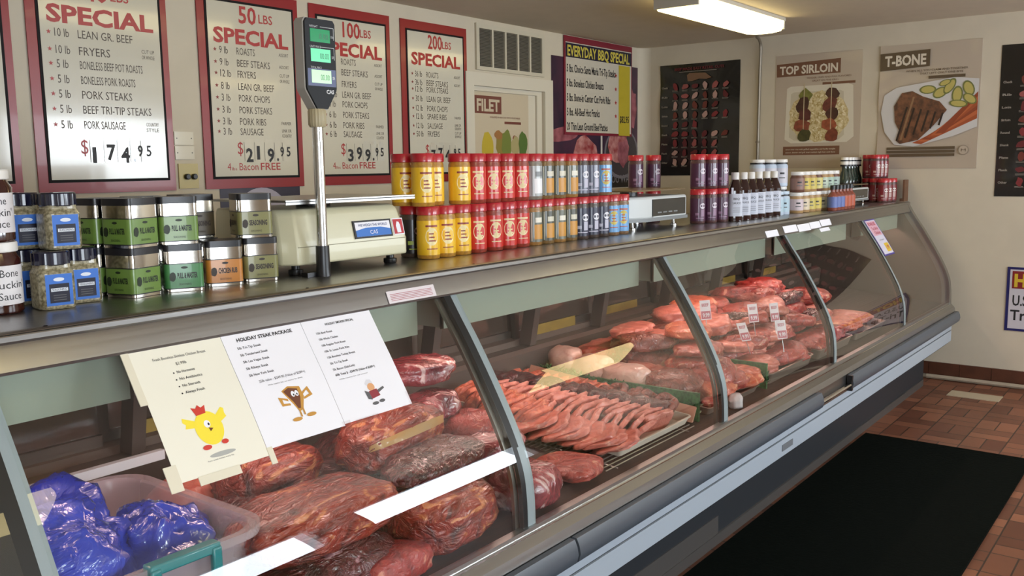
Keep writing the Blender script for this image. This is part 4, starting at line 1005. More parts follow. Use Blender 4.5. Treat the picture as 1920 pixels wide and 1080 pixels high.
def notices():
    g = inkgrey; y = mat('chick_yellow', 'efd93a', .5); rd = mat('comb_red', 'c8382c', .5); wt = paper; br = mat('steak_brown', '6a3a22', .5); tn = mat('steak_tan', 'c08c3c', .5); gy = mat('shadow_grey', 'a9a9a4', .6)
    def E(cx, s, a, b, n=22, rot=0, j=0, seed=0): return ell(cx, s, a, b, n, rot, j, seed)
    o, f_ = sheet_on_glass('notice', 'cream flyer taped on the glass with a yellow cartoon chick', 'notice', .937, 1.149, .0, .285, cream_paper)
    x = .937
    T = [('t', 'Fresh Boneless Skinless Chicken Breast', x+.045, .034, .0065, .12, ink, 0), ('t', '$2.99lb', x+.09, .050, .0065, .024, ink, 0)]
    for i, l in enumerate(('No Hormones', 'No Antibiotics', 'No Steroids', 'Always Fresh')):
        T.append(('t', l, x+.085, .068+.0155*i, .006, .0037*len(l), ink, .01)); T.append(('p', E(x+.078, .066+.0155*i, .0018, .0018, 8), ink))
    printed(o, f_, 'print', T)
    c = x+.105
    A = [('p', E(c+.008, .252, .030, .005), gy), ('p', [(c-.022, .176), (c-.050, .163), (c-.052, .172), (c-.046, .178), (c-.050, .186), (c-.020, .190)], y), ('p', [(c+.018, .176), (c+.040, .158), (c+.046, .162), (c+.044, .172), (c+.046, .180), (c+.022, .192)], y),
         ('p', E(c, .195, .031, .036, 28), y), ('p', [(c-.018, .165), (c-.024, .146), (c-.014, .150), (c-.008, .143), (c-.002, .150), (c+.008, .146), (c+.004, .163)], rd),
         ('p', E(c-.002, .186, .007, .008), wt), ('p', E(c+.001, .187, .0022, .003), ink), ('p', [(c-.002, .194), (c+.008, .197), (c, .203)], mat('beak', '6a3a1c', .5)),
         ('p', E(c-.020, .233, .010, .005), rd), ('p', E(c+.022, .230, .008, .005), rd)]
    printed(o, f_, 'chick_drawing', A)
    printed(o, f_, 'print', [('t', 'Farm raised chicken every day', c-.03, .262, .003, .06, g, 0)])
    o, f_ = sheet_on_glass('notice', 'white flyer headed HOLIDAY STEAK PACKAGE with a cartoon steak', 'notice', 1.150, 1.366, -.004, .272, paper)
    x = 1.15; T = [('t', 'HOLIDAY STEAK PACKAGE', x+.034, .026, .0085, .150, ink, .03)]
    for i, l in enumerate(('5lb Tri-Tip Steak', '5lb Tenderized Steak', '5lb Las Vegas Steak', '5lb Ribeye Steak', '5lb New York Steak')): T.append(('t', l, x+.028, .044+.0165*i, .0058, .0036*len(l), ink, .01))
    T += [('t', '25lb value - $249.95 (Value of $289+)', x+.045, .128, .006, .125, ink, 0), ('t', 'While supplies last, see counter for details', x+.062, .139, .003, .095, g, 0)]
    printed(o, f_, 'print', T)
    c = x+.118
    printed(o, f_, 'steak_drawing', [('p', [(c-.030, .158), (c-.010, .150), (c+.020, .156), (c+.022, .180), (c+.008, .208), (c-.004, .213), (c-.014, .190)], tn), ('p', [(c-.026, .160), (c-.010, .154), (c+.012, .160), (c+.012, .180), (c+.002, .205), (c-.004, .206), (c-.010, .188)], br),
        ('p', [(c-.022, .178), (c-.045, .170), (c-.042, .192), (c-.020, .194), (c-.020, .189), (c-.036, .187), (c-.036, .177), (c-.022, .184)], tn), ('p', [(c+.018, .172), (c+.040, .160), (c+.046, .182), (c+.020, .188), (c+.020, .183), (c+.038, .178), (c+.034, .168), (c+.018, .178)], tn),
        ('p', E(c-.004, .170, .005, .007), wt), ('p', E(c+.006, .170, .005, .007), wt), ('p', E(c-.003, .172, .0018, .0025), ink), ('p', E(c+.006, .172, .0018, .0025), ink),
        ('p', [(c-.006, .205), (c-.002, .205), (c-.008, .225), (c-.012, .225)], tn), ('p', [(c+.004, .205), (c+.008, .205), (c+.014, .222), (c+.010, .222)], tn), ('p', E(c-.018, .228, .013, .0045), tn), ('p', E(c+.022, .225, .013, .0045), tn)])
    o, f_ = sheet_on_glass('notice', 'white flyer headed HOLIDAY SMOKED SPECIAL with a small cartoon cook', 'notice', 1.367, 1.586, -.004, .268, paper)
    x = 1.367; T = [('t', 'HOLIDAY SMOKED SPECIAL', x+.066, .026, .0060, .090, ink, .02)]
    for i, l in enumerate(('15lb Beef Roast', '15lb Whole Chicken', '10lb Regular Pork Roast', '10lb St. Louis Pork Ribs', '15lb Boneless Turkey Breast', '5lb Tri-Tip Steak', '5lb Bacon (Slab/Link)')): T.append(('t', l, x+.030, .045+.016*i, .0055, .0032*len(l), ink, .01))
    T += [('t', '60lb Total $ - $249.95 (Value of $289+)', x+.030, .155, .0055, .125, ink, .02), ('t', 'While supplies last, see counter', x+.035, .166, .003, .09, g, 0)]
    printed(o, f_, 'print', T)
    c = x+.118; pg = mat('cook_pink', 'd8a070', .5)
    printed(o, f_, 'cook_drawing', [('p', E(c-.004, .190, .012, .009, 14, 0, .12, 1), mat('cook_hat', 'd6d4da', .5)), ('p', E(c-.002, .201, .011, .010), pg), ('p', [(c-.014, .21), (c+.012, .208), (c+.016, .226), (c-.012, .230)], mat('cook_apron', '8e3038', .5)), ('p', [(c-.026, .206), (c-.014, .212), (c-.012, .232), (c-.024, .228)], g), ('p', [(c+.012, .212), (c+.034, .206), (c+.036, .211), (c+.014, .219)], g), ('p', E(c-.008, .242, .010, .004), g), ('p', E(c+.014, .240, .009, .004), g)])
    tp = mat('masking_tape', 'd9d2bd', .6); cg_ = glass_mat('clear_tape', (.92, .9, .9, 1), 1.35, .15)
    for a, b, s0, s1, lab, m_ in ((.918, .945, .248, .30, 'short tape strip at the lower left corner of the chick flyer', tp), (.98, 1.075, .284, .302, 'ragged tape strip under the bottom edge of the chick flyer', tp), (1.148, 1.162, .268, .305, 'narrow tape strip hanging between the chick flyer and the steak flyer', tp),
                              (.922, .938, .002, .12, 'long tape strip along the upper left edge of the chick flyer', tp), (1.19, 1.25, .271, .284, 'clear tape under the bottom edge of the steak flyer', cg_), (1.360, 1.382, .262, .292, 'clear tape hanging between the steak flyer and the smoked meat flyer', cg_), (1.40, 1.47, .266, .276, 'clear tape under the smoked meat flyer', cg_), (1.580, 1.592, .235, .272, 'clear tape on the lower right corner of the smoked meat flyer', cg_)):
        sheet_on_glass('tape_strip', lab, 'tape', a, b, s0, s1, m_, off=0, group='tape strips round the flyers', th=.0022)
    # tall narrow price card at the far end, bordered in purple
    o, f_ = sheet_on_glass('price_card', 'narrow white and pink price card with purple border on the far glass', 'price card', 5.655, 5.86, .003, .255, mat('card_purple', '4c3f8c', .5), skew=0)
    x = 5.655
    printed(o, f_, 'print', [('p', [(x+.01, .014), (x+.195, .014), (x+.195, .245), (x+.01, .245)], mat('card_white', 'cfcbdc', .5)), ('p', [(x+.02, .02), (x+.185, .02), (x+.185, .12), (x+.02, .12)], mat('card_pink', 'd8a9b8', .5)), ('p', [(x+.10, .175), (x+.185, .175), (x+.185, .232), (x+.10, .232)], mat('card_yellow', 'd9b83a', .5)),
        ('t', 'BONELESS', x+.03, .048, .02, .14, mat('card_red', 'a83a52', .5), .04), ('t', 'Top Sirloin', x+.05, .080, .02, .12, MATS['card_red'], .03), ('t', 'Chicken', x+.06, .110, .02, .11, MATS['card_red'], .03), ('t', 'per pound', x+.07, .155, .012, .08, g, 0), ('t', '1.99', x+.115, .215, .026, .055, MATS['card_red'], .03)])
    # papers stuck on the steel header band
    def on_band(name, lab, cat, x0, x1, z0, z1, m, lines=0, group=None, y0=None):
        a = math.atan2(.016, .038)
        t = thing(name, lab, cat, (x0, 1.6705-.001, 1.198), 0, group); t.rotation_euler = (-a, 0, 0)
        MB().box((0, -.001, z0), (x1-x0, .0, z1), m).build('card', t)
        if lines:
            b = MB()
            for k in range(lines): b.box((.01, -.0014, z0+.006+(z1-z0-.012)*k/lines), (x1-x0-.012, -.001, z0+.0075+(z1-z0-.012)*k/lines), mat('pinkish_ink', 'a8666c', .6))
            b.build('print', t)
    on_band('shelf_notice', 'small white notice with reddish lines on the steel header above the smoked meat flyer', 'label', 1.655, 1.835, .003, .036, mat('pale_card', 'd8cfd2', .5), 5)
    g = 'blank white cards on the steel header'
    on_band('header_card', 'single blank white card on the header above a glass divider', 'label', 4.15, 4.30, -.002, .030, paper, 0, g)
    for i, (a, b, z0, z1) in enumerate(((4.38, 4.56, .004, .040), (4.57, 4.74, -.002, .036), (4.745, 4.90, .002, .038), (4.91, 5.07, .006, .042))):
        on_band('header_card', 'white card on the header in the row of four, %s from the beige scale side' % ORD[i], 'label', a, b, z0, z1, paper, 0, g)
    sheet_on_glass('tape_strip', 'torn white tape scrap on the far glass under the row of four cards', 'tape', 4.88, 5.03, .004, .028, paper)
notices()

# ------------------------------------------------------------------ meat
M_BR = meat_mat('vacuum_brisket', '9a3222', '4c1412', 'd9885a', .57, 8, (.8, 1.8, 1.8), 1, .3, .8)
M_DK = meat_mat('vacuum_dark', '5c1c20', '2c0e14', 'a87078', .62, 8, (1, 1.5, 1.5), 1, .25, .9)
M_MB = meat_mat('vacuum_marbled', '9c4048', '6b2230', 'dcb8b6', .53, 8, (1, 1, 1), 1, .22, .5)
M_RD = meat_mat('red_steak', 'b03a34', '7c1f20', 'e08a74', .62, 16, (1, 1.4, 1), .5, .35, .4)
M_PK = meat_mat('pink_pork', 'd47c6c', 'b5584e', 'eab09a', .58, 10, (1, 1, 1), .35, .4, .3)
M_OR = meat_mat('orange_chop', 'd0684a', 'a83c2c', 'eda27c', .58, 16, (1, 1, 1), .4, .35, .3)
M_PL = meat_mat('pale_chicken', 'e8c0b2', 'd8a092', 'f2dcd0', .6, 8, (1, 1, 1), .4, .35, .25)
M_SL = meat_mat('pork_slice', 'd98676', 'bd6258', 'edbba4', .56, 12, (1, 1, 1), .3, .4, .25)
M_FT = meat_mat('fatty_beef', 'b0483e', '84302c', 'd8957c', .58, 12, (1, 1, 1), .5, .35, .5)
M_BN = meat_mat('brown_ribs', '8c4438', '5e2a22', 'b07e60', .60, 12, (1, 1, 1), .5, .35, .6)
film = glass_mat('plastic_film', (.97, .95, .96, 1), 1.35, .08)
def blob_mesh(mb, L, W, Hh, m, seed=0, n1=40, n2=22, e=.75, rough=.12, fine=.03, flat=.25, taper=0, crease=0):
    """lumpy rounded slab centred on x, y with its underside near z = 0"""
    vs = []; off = Vector((seed*7.3, seed*3.1, seed*1.7))
    def sp(v): return math.copysign(abs(v)**e, v)
    for j in range(n2+1):
        ph = -pi/2+pi*j/n2
        for i in range(n1):
            th = 2*pi*i/n1
            p = Vector((sp(cos(ph))*sp(cos(th)), sp(cos(ph))*sp(sin(th)), sp(sin(ph))))
            q = noise.fractal(p*1.3+off, 1, 2, 3)*rough + noise.noise(Vector((p.x*L*22, p.y*W*22, p.z*Hh*22))+off)*fine*2.0 + abs(noise.noise(Vector((p.x*L*45, p.y*W*60, p.z*Hh*45))+off*2))*fine
            if crease: q += crease*(.25-abs(noise.noise(p*2.6+off*3))-.5*abs(noise.noise(p*5.5+off)))
            k = 1+q
            x = p.x*k*L/2; y = p.y*k*W/2*(1-taper*p.x); z = p.z*k*Hh/2*(1-taper*.5*p.x)
            z = max(z, -Hh/2*(1-flat))
            vs.append((x, y, z+Hh/2*(1-flat)))
    fs = [(j*n1+i, j*n1+(i+1) % n1, (j+1)*n1+(i+1) % n1, (j+1)*n1+i) for j in range(n2) for i in range(n1)]
    return mb.add(vs, fs, m)
def meat(name, label, cat, loc, L, W, Hh, m, rz=0, seed=1, rx=0, ry=0, group=None, wrap=False, **k):
    o = blob_mesh(MB(), L, W, Hh, m, seed, **k).build(name, sharp=180)
    o.location = loc; o.rotation_euler = (rx, ry, rz); tag(o, label, cat, group)
    return o
def seal(o, L, W, Hh, rx=1):
    """the flat crimped end of a vacuum bag"""
    vs = []; fs = []; n = 14
    for i in range(n+1):
        y = (i/n-.5)*W*.9
        for k in range(5):
            x = L/2*.90+k*.012; vs.append((x*rx, y, Hh*.32+.006*sin(i*1.9+k)+.004*cos(i*3.1)*k))
    for i in range(n):
        for k in range(4): fs.append((i*5+k, i*5+k+1, (i+1)*5+k+1, (i+1)*5+k))
    return MB().add(vs, fs, film).build('bag_end', o)
def bagged():
    g = 'vacuum-packed cuts piled in the near bay'
    d = deck_z
    def P(label, x, y, z, L, W, Hh, m, rz=0, seed=1, end=0, **k):
        o = meat('packed_meat', label, 'packed meat', (x, y, z), L, W, Hh, m, rz, seed, group=g, **k)
        if end: seal(o, L, W, Hh, end)
        return o
    P('lowest long dark vacuum-packed brisket right against the near glass', 1.30, 1.575, .585, .46, .23, .13, M_DK, .06, 1, 1)
    P('large orange-red vacuum-packed brisket on top beside the plastic tub', 1.34, 1.63, .695, .46, .26, .125, M_BR, .10, 2, 1)
    P('small red vacuum-packed cut low by the case sill before the briskets', 1.47, 1.50, .58, .24, .13, .085, M_RD, .1, 3, ry=.1)
    P('big red-brown vacuum-packed cut low against the first glass divider', 1.72, 1.575, .585, .33, .26, .16, M_BR, .15, 4, 1)
    P('purple-grey vacuum-packed cut lying on the big red-brown one', 1.78, 1.65, .715, .34, .20, .095, M_DK, .12, 5)
    P('supporting dark brisket at the bottom in the middle of the near bay', 1.62, 1.90, .62, .46, .30, .12, M_DK, 0, 6)
    P('long vacuum-packed roll bound with a pale strap', 1.77, 1.80, .735, .37, .21, .165, M_BR, .12, 7)
    P('dark red cut behind the steak flyer left of the strapped roll', 1.44, 1.93, .69, .28, .22, .16, M_BR, .1, 8)
    P('dark brown cut under the chick flyer beside the tub', 1.33, 1.86, .64, .24, .20, .13, M_DK, .3, 9)
    P('pinkish cut under the chick flyer behind the tub corner', 1.31, 2.07, .64, .24, .18, .14, M_PK, .3, 10)
    P('dark cut at the bottom behind the strapped roll', 1.90, 2.02, .63, .40, .24, .16, M_DK, 0, 11)
    P('glossy red cut crowning the pile by the first glass divider', 2.02, 1.92, .895, .23, .17, .085, M_MB, -.25, 12, rough=.2)
    P('orange-topped cut just right of the smoked meat flyer', 1.88, 1.98, .80, .22, .18, .11, M_RD, .2, 13)
    P('silvery-red cut between the crowning cut and the strapped roll', 1.98, 1.84, .80, .20, .14, .09, M_MB, .1, 14, rough=.2)
    P('bright red cut beside the right end of the strapped roll', 2.06, 1.74, .69, .17, .20, .14, M_RD, .5, 15)
    P('red cut at the back bottom beside the first divider', 2.13, 1.98, .635, .22, .22, .16, M_RD, 0, 16)
    P('marbled white and purple vacuum pack low just past the first divider', 2.04, 1.535, .585, .24, .20, .125, M_MB, .1, 17, 1)
    P('marbled pack resting on another just past the first divider', 2.06, 1.66, .70, .22, .15, .085, M_MB, .1, 18)
    P('flat red tray of latticed beef beside the marbled packs', 2.32, 1.57, .583, .22, .22, .055, M_FT, .3, 19)
    # pale strap round the long roll
    st = mat('strap_tan', 'c2935c', .4, coat=.4); b = MB()
    from mathutils.bvhtree import BVHTree
    roll = [o for o in bpy.data.objects if o.get('label', '').startswith('long vacuum-packed roll')][0]
    bv = BVHTree.FromPolygons([v.co for v in roll.data.vertices], [tuple(p.vertices) for p in roll.data.polygons])
    rings = []
    for i in range(29):
        x = (-.5+i/28)*.33; q = []
        for a_ in (20, 26, 32):      # the strap hugs the upper front of the roll
            d = Vector((0, -cos(R(a_)), sin(R(a_)))); c0 = Vector((x, 0, .05)); hit = bv.ray_cast(c0+d*.3, -d)
            if hit[0] is not None: q.append((hit[0], d))
        if len(q) == 3: rings.append([tuple(p+d*.003) for p, d in q]+[tuple(p-d*.004) for p, d in q[::-1]])
    n = len(rings); vs = [p for r_ in rings for p in r_]
    b.add(vs, [(6*i+k, 6*i+(k+1) % 6, 6*i+6+(k+1) % 6, 6*i+6+k) for i in range(n-1) for k in range(6)]+[tuple(range(6)), tuple(6*n-6+k for k in range(5, -1, -1))], st)
    b.build('strap', roll)
bagged()

def tub():
    t = thing('plastic_tub', 'translucent plastic tub with teal clip handle holding blue bags', 'tub', (.80, 1.845, .60))
    cl = bpy.data.materials.new('frosted_tub'); cl.use_nodes = True; nt = cl.node_tree; b = nt.nodes['Principled BSDF']
    b.inputs['Base Color'].default_value = lin('d8c4cc'); b.inputs['Roughness'].default_value = .25; b.inputs['Alpha'].default_value = .38; b.inputs['Coat Weight'].default_value = .4
    L, W, Hh = .74, .56, .20; m = MB(); rings = []
    prof = [(.90, 0), (.92, .006), (.985, .185), (.985, .188), (1.02, .190), (1.02, .182), (1.035, .182), (1.035, .200), (.975, .200), (.965, .19), (.905, .010), (.88, .008)]
    n = None
    for s, z in prof:
        q = rrect(L*s, W*s, .085*s, 6); n = len(q); rings += [(p[0], p[1], z) for p in q]
    fs = [(j*n+i, j*n+(i+1) % n, (j+1)*n+(i+1) % n, (j+1)*n+i) for j in range(len(prof)-1) for i in range(n)]
    fs += [tuple(range(n-1, -1, -1)), tuple((len(prof)-1)*n+i for i in range(n))]
    m.add(rings, fs, cl).build('tub_body', t)
    te = mat('teal_clip', '1f7f86', .3, coat=.3); y = -W/2*1.035-.012
    h = MB(); x0, x1 = .08, .235
    h.box((x0, y, .186), (x1, y+.03, .208), te).box((x0, y-.004, .10), (x0+.022, y+.010, .200), te).box((x1-.022, y-.004, .10), (x1, y+.010, .200), te).box((x0, y-.004, .10), (x0+.045, y+.006, .122), te).box((x1-.045, y-.004, .10), (x1, y+.006, .122), te)
    ho = h.build('handle', t); md = ho.modifiers.new('b', 'BEVEL'); md.width = .004; md.segments = 2
    bl = meat_mat('blue_bag', '3a4cc0', '22309a', 'a874b0', .64, 4, (1, 1, 1), 1, .2, .7)
    bl.node_tree.nodes['Principled BSDF'].inputs['Coat Roughness'].default_value = .06
    meat('blue_bag', 'large crumpled blue plastic bag filling the left of the tub', 'plastic bag', (.72, 1.83, .615), .50, .46, .36, bl, .2, 31, group='blue bags of meat in the tub', fine=.035, rough=.3, n1=72, n2=40, e=.8, crease=.16)
    meat('blue_bag', 'smaller crumpled blue plastic bag in the right corner of the tub', 'plastic bag', (1.03, 1.77, .612), .22, .27, .25, bl, .1, 33, group='blue bags of meat in the tub', fine=.035, rough=.28, n1=60, n2=34, e=.8, crease=.16)
tub()

# ---- trays of cut meat in the further bays
tray_m = mat('tray_paper', 'cfc0b0', .5); tray_steel = mat('tray_metal', 'a8978a', .35, .7)
def tray(label, x, y, z, W, D, m, rz=0, Hh=.028, tilt=0):
    t = thing('meat_tray', label, 'tray', (x, y, z), rz); t.rotation_euler = (tilt, 0, rz)
    b = MB(); rings = []; prof = [(-.012, 0), (-.012, .002), (0, Hh), (.008, Hh), (.008, Hh-.003), (.002, Hh-.004), (-.008, -.001)]
    for o_, zz in prof:
        q = rrect(W+2*o_, D+2*o_, .015+max(o_, 0)); n = len(q); rings += [(p[0]+W/2, p[1]+D/2, zz) for p in q]
    fs = [(j*n+i, j*n+(i+1) % n, (j+1)*n+(i+1) % n, (j+1)*n+i) for j in range(len(prof)-1) for i in range(n)]+[tuple(n+i for i in range(n)), tuple((len(prof)-1)*n+i for i in range(n))]
    b.add(rings, fs, m).build('tray_body', t); return t
def rack():
    t = thing('wire_rack', 'steel wire rack under the lined tray, its rods sticking out past the first divider', 'rack', (2.40, 1.47, deck_z(1.47))); t.rotation_euler = (math.atan2(.075, .85), 0, 0)
    for x in (.06, .56): MB().tube([(x, 0, .004), (x, .70, .004)], .003, steel, 6).build('rail', t)
    for k in range(34): MB().tube([(0, .01+.02*k, .009), (.62, .01+.02*k, .009)], .0022, steel, 6).build('rod', t)
rack()
TL = math.atan2(.075, .85)      # deck slope towards the back
def zz(y, h=0): return deck_z(y)+h
tray('pale lined tray of sliced pork and chops just past the first divider', 2.525, 1.50, zz(1.50, .014), .50, .78, tray_m, 0, .03, TL)
tray('shallow steel tray under the chicken and ribs', 3.19, 1.50, zz(1.50, .004), .48, .78, tray_steel, 0, .03, TL)
tray('steel tray heaped with red steaks beyond the second divider', 3.80, 1.50, zz(1.50, .004), .52, .76, tray_steel, 0, .05, TL)
tray('empty-fronted steel tray of beef beyond the third divider', 4.42, 1.50, zz(1.50, .004), .50, .76, tray_steel, 0, .05, TL)
tray('far steel tray by the last glass divider', 5.02, 1.50, zz(1.50, .004), .52, .76, tray_steel, 0, .04, TL)
SP = {}
def piece(key, name, cat, L, W, Hh, m, loc, rot, label, group, seed=1, **k):
    if key not in SP:
        o = blob_mesh(MB(), L, W, Hh, m, seed, n1=k.pop('n1', 20), n2=k.pop('n2', 12), **k).build(name, sharp=180); SP[key] = o.data
    else:
        o = bpy.data.objects.new(name, SP[key]); COL.objects.link(o)
    o.location = loc; o.rotation_euler = rot; tag(o, label, cat, group); return o
rnd = random.Random(11)
# row of orange chops, row of pale pink slices, front slices: each slice leans on the next
def row(kind, name, cat, gname, n, xa, ya, xb, yb, zo, L, W, Hh, m, lean, rz, lab, seed0=40, var=3):
    for i in range(n):
        t_ = i/(n-1); x = xa+.035+(xb-xa)*t_+rnd.uniform(-.008, .008); y = ya+(yb-ya)*t_
        piece(kind+str(i % var), name, cat, L, W, Hh, m, (x, y, zz(y, zo)), (lean+rnd.uniform(-.12, .12), rnd.uniform(-.1, .1), rz+rnd.uniform(-.15, .15)), lab % ORD[i] if i < 17 else lab % ('%dth' % (i+1)), gname, seed0+i % var, e=.55, rough=.3, n1=24)
row('oc', 'pork_chop', 'chop', 'row of orange-red chops in the lined tray', 16, 2.52, 1.86, 2.56, 2.22, .045, .15, .11, .03, M_OR, -.85, .1, 'orange-red chop in the back left row of the lined tray, %s from the front')
row('ps', 'pork_slice', 'pork slice', 'row of pale pork slices in the lined tray', 17, 2.80, 1.53, 2.66, 2.16, .05, .13, .10, .026, M_SL, -.9, -.2, 'pork slice in the long middle row of the lined tray, %s from the front', 50)
row('pt', 'pork_slice', 'pork slice', 'second row of pale pork slices in the lined tray', 12, 2.70, 1.53, 2.60, 1.92, .04, .12, .10, .024, M_SL, -.8, .25, 'pork slice in the short front row of the lined tray, %s from the front', 55)
row('pf', 'pork_fillet', 'pork slice', 'flat pork fillets at the front left of the lined tray', 9, 2.54, 1.54, 2.50, 1.88, .038, .19, .15, .022, M_PK, -.3, .5, 'flat pork fillet at the left edge of the lined tray, %s from the front', 60)
row('br', 'beef_roll', 'beef piece', 'dark beef rolls in the lined tray', 8, 2.905, 1.60, 2.78, 2.2, .045, .10, .13, .06, M_DK, 0, .1, 'dark purple beef roll right of the pale slices, %s from the front', 70)
row('ob', 'pork_belly', 'pork slice', 'ruffled pale pieces at the back right of the lined tray', 11, 2.97, 1.84, 2.87, 2.24, .045, .11, .09, .03, M_OR, -.6, .2, 'ruffled pale piece back right in the lined tray, %s from the front', 74)
fl = MB().prism([(3.045, .01), (3.055, .01), (3.085, .058), (3.078, .064)], 1.50, 2.27, mat('parchment_pink', 'c08a74', .5), axis=1).build('parchment_board')
fl.location = (0, 0, 0)
for v in fl.data.vertices: v.co.z += zz(v.co.y)
tag(fl, 'pale slanted parchment board between the sliced pork and the green leaf divider', 'board')
def ring_ribs():
    for i in range(9):
        x = 2.945+.05*(i % 2)+rnd.uniform(-.01, .01); y = 1.555+.033*i
        if ('rr', 0) not in SP:
            b = MB(); n = 22; vs = []
            for k in range(n):
                a = 2*pi*k/n; c_ = Vector((.036*cos(a), .030*sin(a), 0)); q = .014*(1+.35*sin(3*a))
                for j in range(8):
                    e = 2*pi*j/8; vs.append((c_.x+q*cos(e)*cos(a), c_.y+q*cos(e)*sin(a), q*1.1*sin(e)+.012))
            fs = [(k*8+j, k*8+(j+1) % 8, ((k+1) % n)*8+(j+1) % 8, ((k+1) % n)*8+j) for k in range(n) for j in range(8)]
            o = b.add(vs, fs, M_BN).build('stuffed_roll', sharp=180); SP[('rr', 0)] = o.data
        else:
            o = bpy.data.objects.new('stuffed_roll', SP[('rr', 0)]); COL.objects.link(o)
        o.location = (x, y, zz(y, .055+.014*(i % 2))); o.rotation_euler = (-.6+rnd.uniform(-.3, .3), rnd.uniform(-.4, .4), rnd.uniform(0, 3))
        tag(o, 'curled brown meat roll at the right front of the lined tray, %s from the front' % ORD[i], 'meat roll', 'curled brown rolls in the lined tray')
ring_ribs()
def garnish(x0, y0, x1, y1, label):
    g_ = mat('garnish_green', '3f7a48', .5, noise_s=80, col2='235030'); b = MB(); rd_ = random.Random(int(x0*100))
    d = Vector((x1-x0, y1-y0)); L = d.length; d /= L; nn = Vector((-d.y, d.x))
    b.prism([(x0-nn.x*.006, y0-nn.y*.006), (x1-nn.x*.006, y1-nn.y*.006), (x1+nn.x*.006, y1+nn.y*.006), (x0+nn.x*.006, y0+nn.y*.006)], zz(y0)-.01, zz(y1, .045), g_)
    for i in range(900):
        t_ = rd_.random(); x = x0+d.x*L*t_; y = y0+d.y*L*t_; z = zz(y, rd_.uniform(.02, .065)); a = rd_.uniform(0, 2*pi); l = rd_.uniform(.012, .028)
        e = Vector((cos(a)*l, sin(a)*l, rd_.uniform(.002, .022))); s_ = Vector((-sin(a), cos(a), 0))*.003
        p = Vector((x, y, z)); b.add([p-s_, p+s_, p+e*.6+s_*1.4, p+e, p+e*.6-s_*1.4], [(0, 1, 2, 3, 4)], g_)
    tag(b.build('garnish_divider'), label, 'garnish')
garnish(3.105, 1.50, 3.105, 2.25, 'long green artificial-leaf divider running back to front beside the chicken')
garnish(3.74, 1.49, 3.74, 2.25, 'green artificial-leaf divider hidden mostly behind the second glass divider')
g = 'pale chicken pieces by the green divider'
for i, (x, y, L) in enumerate(((3.24, 2.20, .17), (3.215, 2.04, .18), (3.20, 1.87, .21))):
    piece('ch%d' % i, 'chicken_piece', 'chicken piece', L, .12, .115, M_PL, (x, y, zz(y, .03)), (0, .05, 1.2+.2*i), 'pale pink chicken piece behind the green divider, %s from the back' % ORD[i], g, 80+i, n1=30, n2=16)
g = 'beef ribs and roasts heaped in the bay before the second divider'
for i, (x, y, z, L, W, Hh, m, rz, lab) in enumerate((
    (3.28, 1.70, .036, .26, .22, .10, M_BN, .2, 'dark netted rack of ribs in front, right of the chicken'), (3.50, 1.66, .036, .30, .24, .12, M_FT, .4, 'fatty beef slab low beside the second divider'),
    (3.50, 1.92, .03, .32, .26, .15, M_BN, .2, 'broad brown roast at the back of the rib heap'), (3.50, 1.70, .16, .28, .20, .05, M_FT, .2, 'streaky pink slab on top of the heap, nearer the glass'),
    (3.56, 1.78, .21, .26, .20, .055, M_OR, .5, 'topmost orange slab of the heap by the second divider'), (3.52, 2.02, .17, .30, .16, .06, M_PK, .1, 'pink slab sticking out at the back left top of the heap'),
    (3.48, 2.18, .03, .34, .16, .10, M_PK, .1, 'pink joint at the very back of the heap near the riser'), (3.30, 1.53, .02, .16, .08, .035, M_FT, .1, 'small red scrap at the front edge behind the second divider'))):
    meat('beef_cut', lab, 'beef cut', (x, y, zz(y, z)), L, W, Hh, m, rz, 90+i, group=g, fine=.05)
g = 'steaks heaped beyond the second divider'
spec = [(3.90, 1.66, .03, .30, .24, .07, M_DK), (4.14, 1.70, .03, .30, .26, .08, M_RD), (4.0, 1.98, .03, .36, .30, .12, M_RD), (4.22, 2.0, .03, .30, .30, .12, M_DK), (3.92, 1.74, .10, .28, .20, .06, M_PK), (4.12, 1.72, .11, .28, .20, .06, M_RD),
        (3.98, 1.90, .15, .26, .20, .07, M_FT), (4.20, 1.92, .15, .28, .22, .08, M_RD), (4.04, 1.80, .18, .24, .16, .05, M_PK), (4.10, 2.02, .21, .30, .20, .07, M_OR), (4.26, 1.82, .20, .26, .18, .06, M_RD), (3.86, 1.90, .13, .22, .18, .06, M_OR)]
labs = ['dark cut low at the front left of the steak tray', 'red steak low at the front right of the steak tray', 'large red joint at the back left of the steak tray', 'large dark joint at the back right of the steak tray', 'pink slab on the dark front cut', 'red slab on the front right steak', 'fatty piece on the left joint', 'red piece on the right joint', 'pale pink strip across the middle of the heap', 'orange-red slab on top at the back', 'red slab leaning by the third divider', 'orange flap at the left of the heap']
for i, (x, y, z, L, W, Hh, m) in [q for q in enumerate(spec) if q[0] > 3]: meat('steak', labs[i]+', second to third divider', 'steak', (x, y, zz(y, z)), L, W, Hh, m, rnd.uniform(-.4, .6), 110+i, group=g, fine=.05)
g = 'beef heaped beyond the third divider'
spec = [(4.60, 1.66, .03, .36, .28, .09, M_RD), (4.80, 1.70, .03, .26, .30, .09, M_PK), (4.66, 2.0, .03, .36, .36, .16, M_RD), (4.88, 2.02, .03, .30, .34, .18, M_DK), (4.72, 1.80, .14, .30, .22, .08, M_RD), (4.62, 1.94, .20, .30, .22, .09, M_FT), (4.82, 1.96, .21, .28, .22, .10, M_RD),
        (5.16, 1.66, .03, .36, .28, .06, M_OR), (5.40, 1.68, .03, .26, .28, .06, M_PK), (5.20, 2.0, .03, .36, .34, .14, M_RD), (5.44, 2.02, .03, .28, .34, .14, M_DK), (5.30, 1.86, .13, .36, .22, .08, M_FT)]
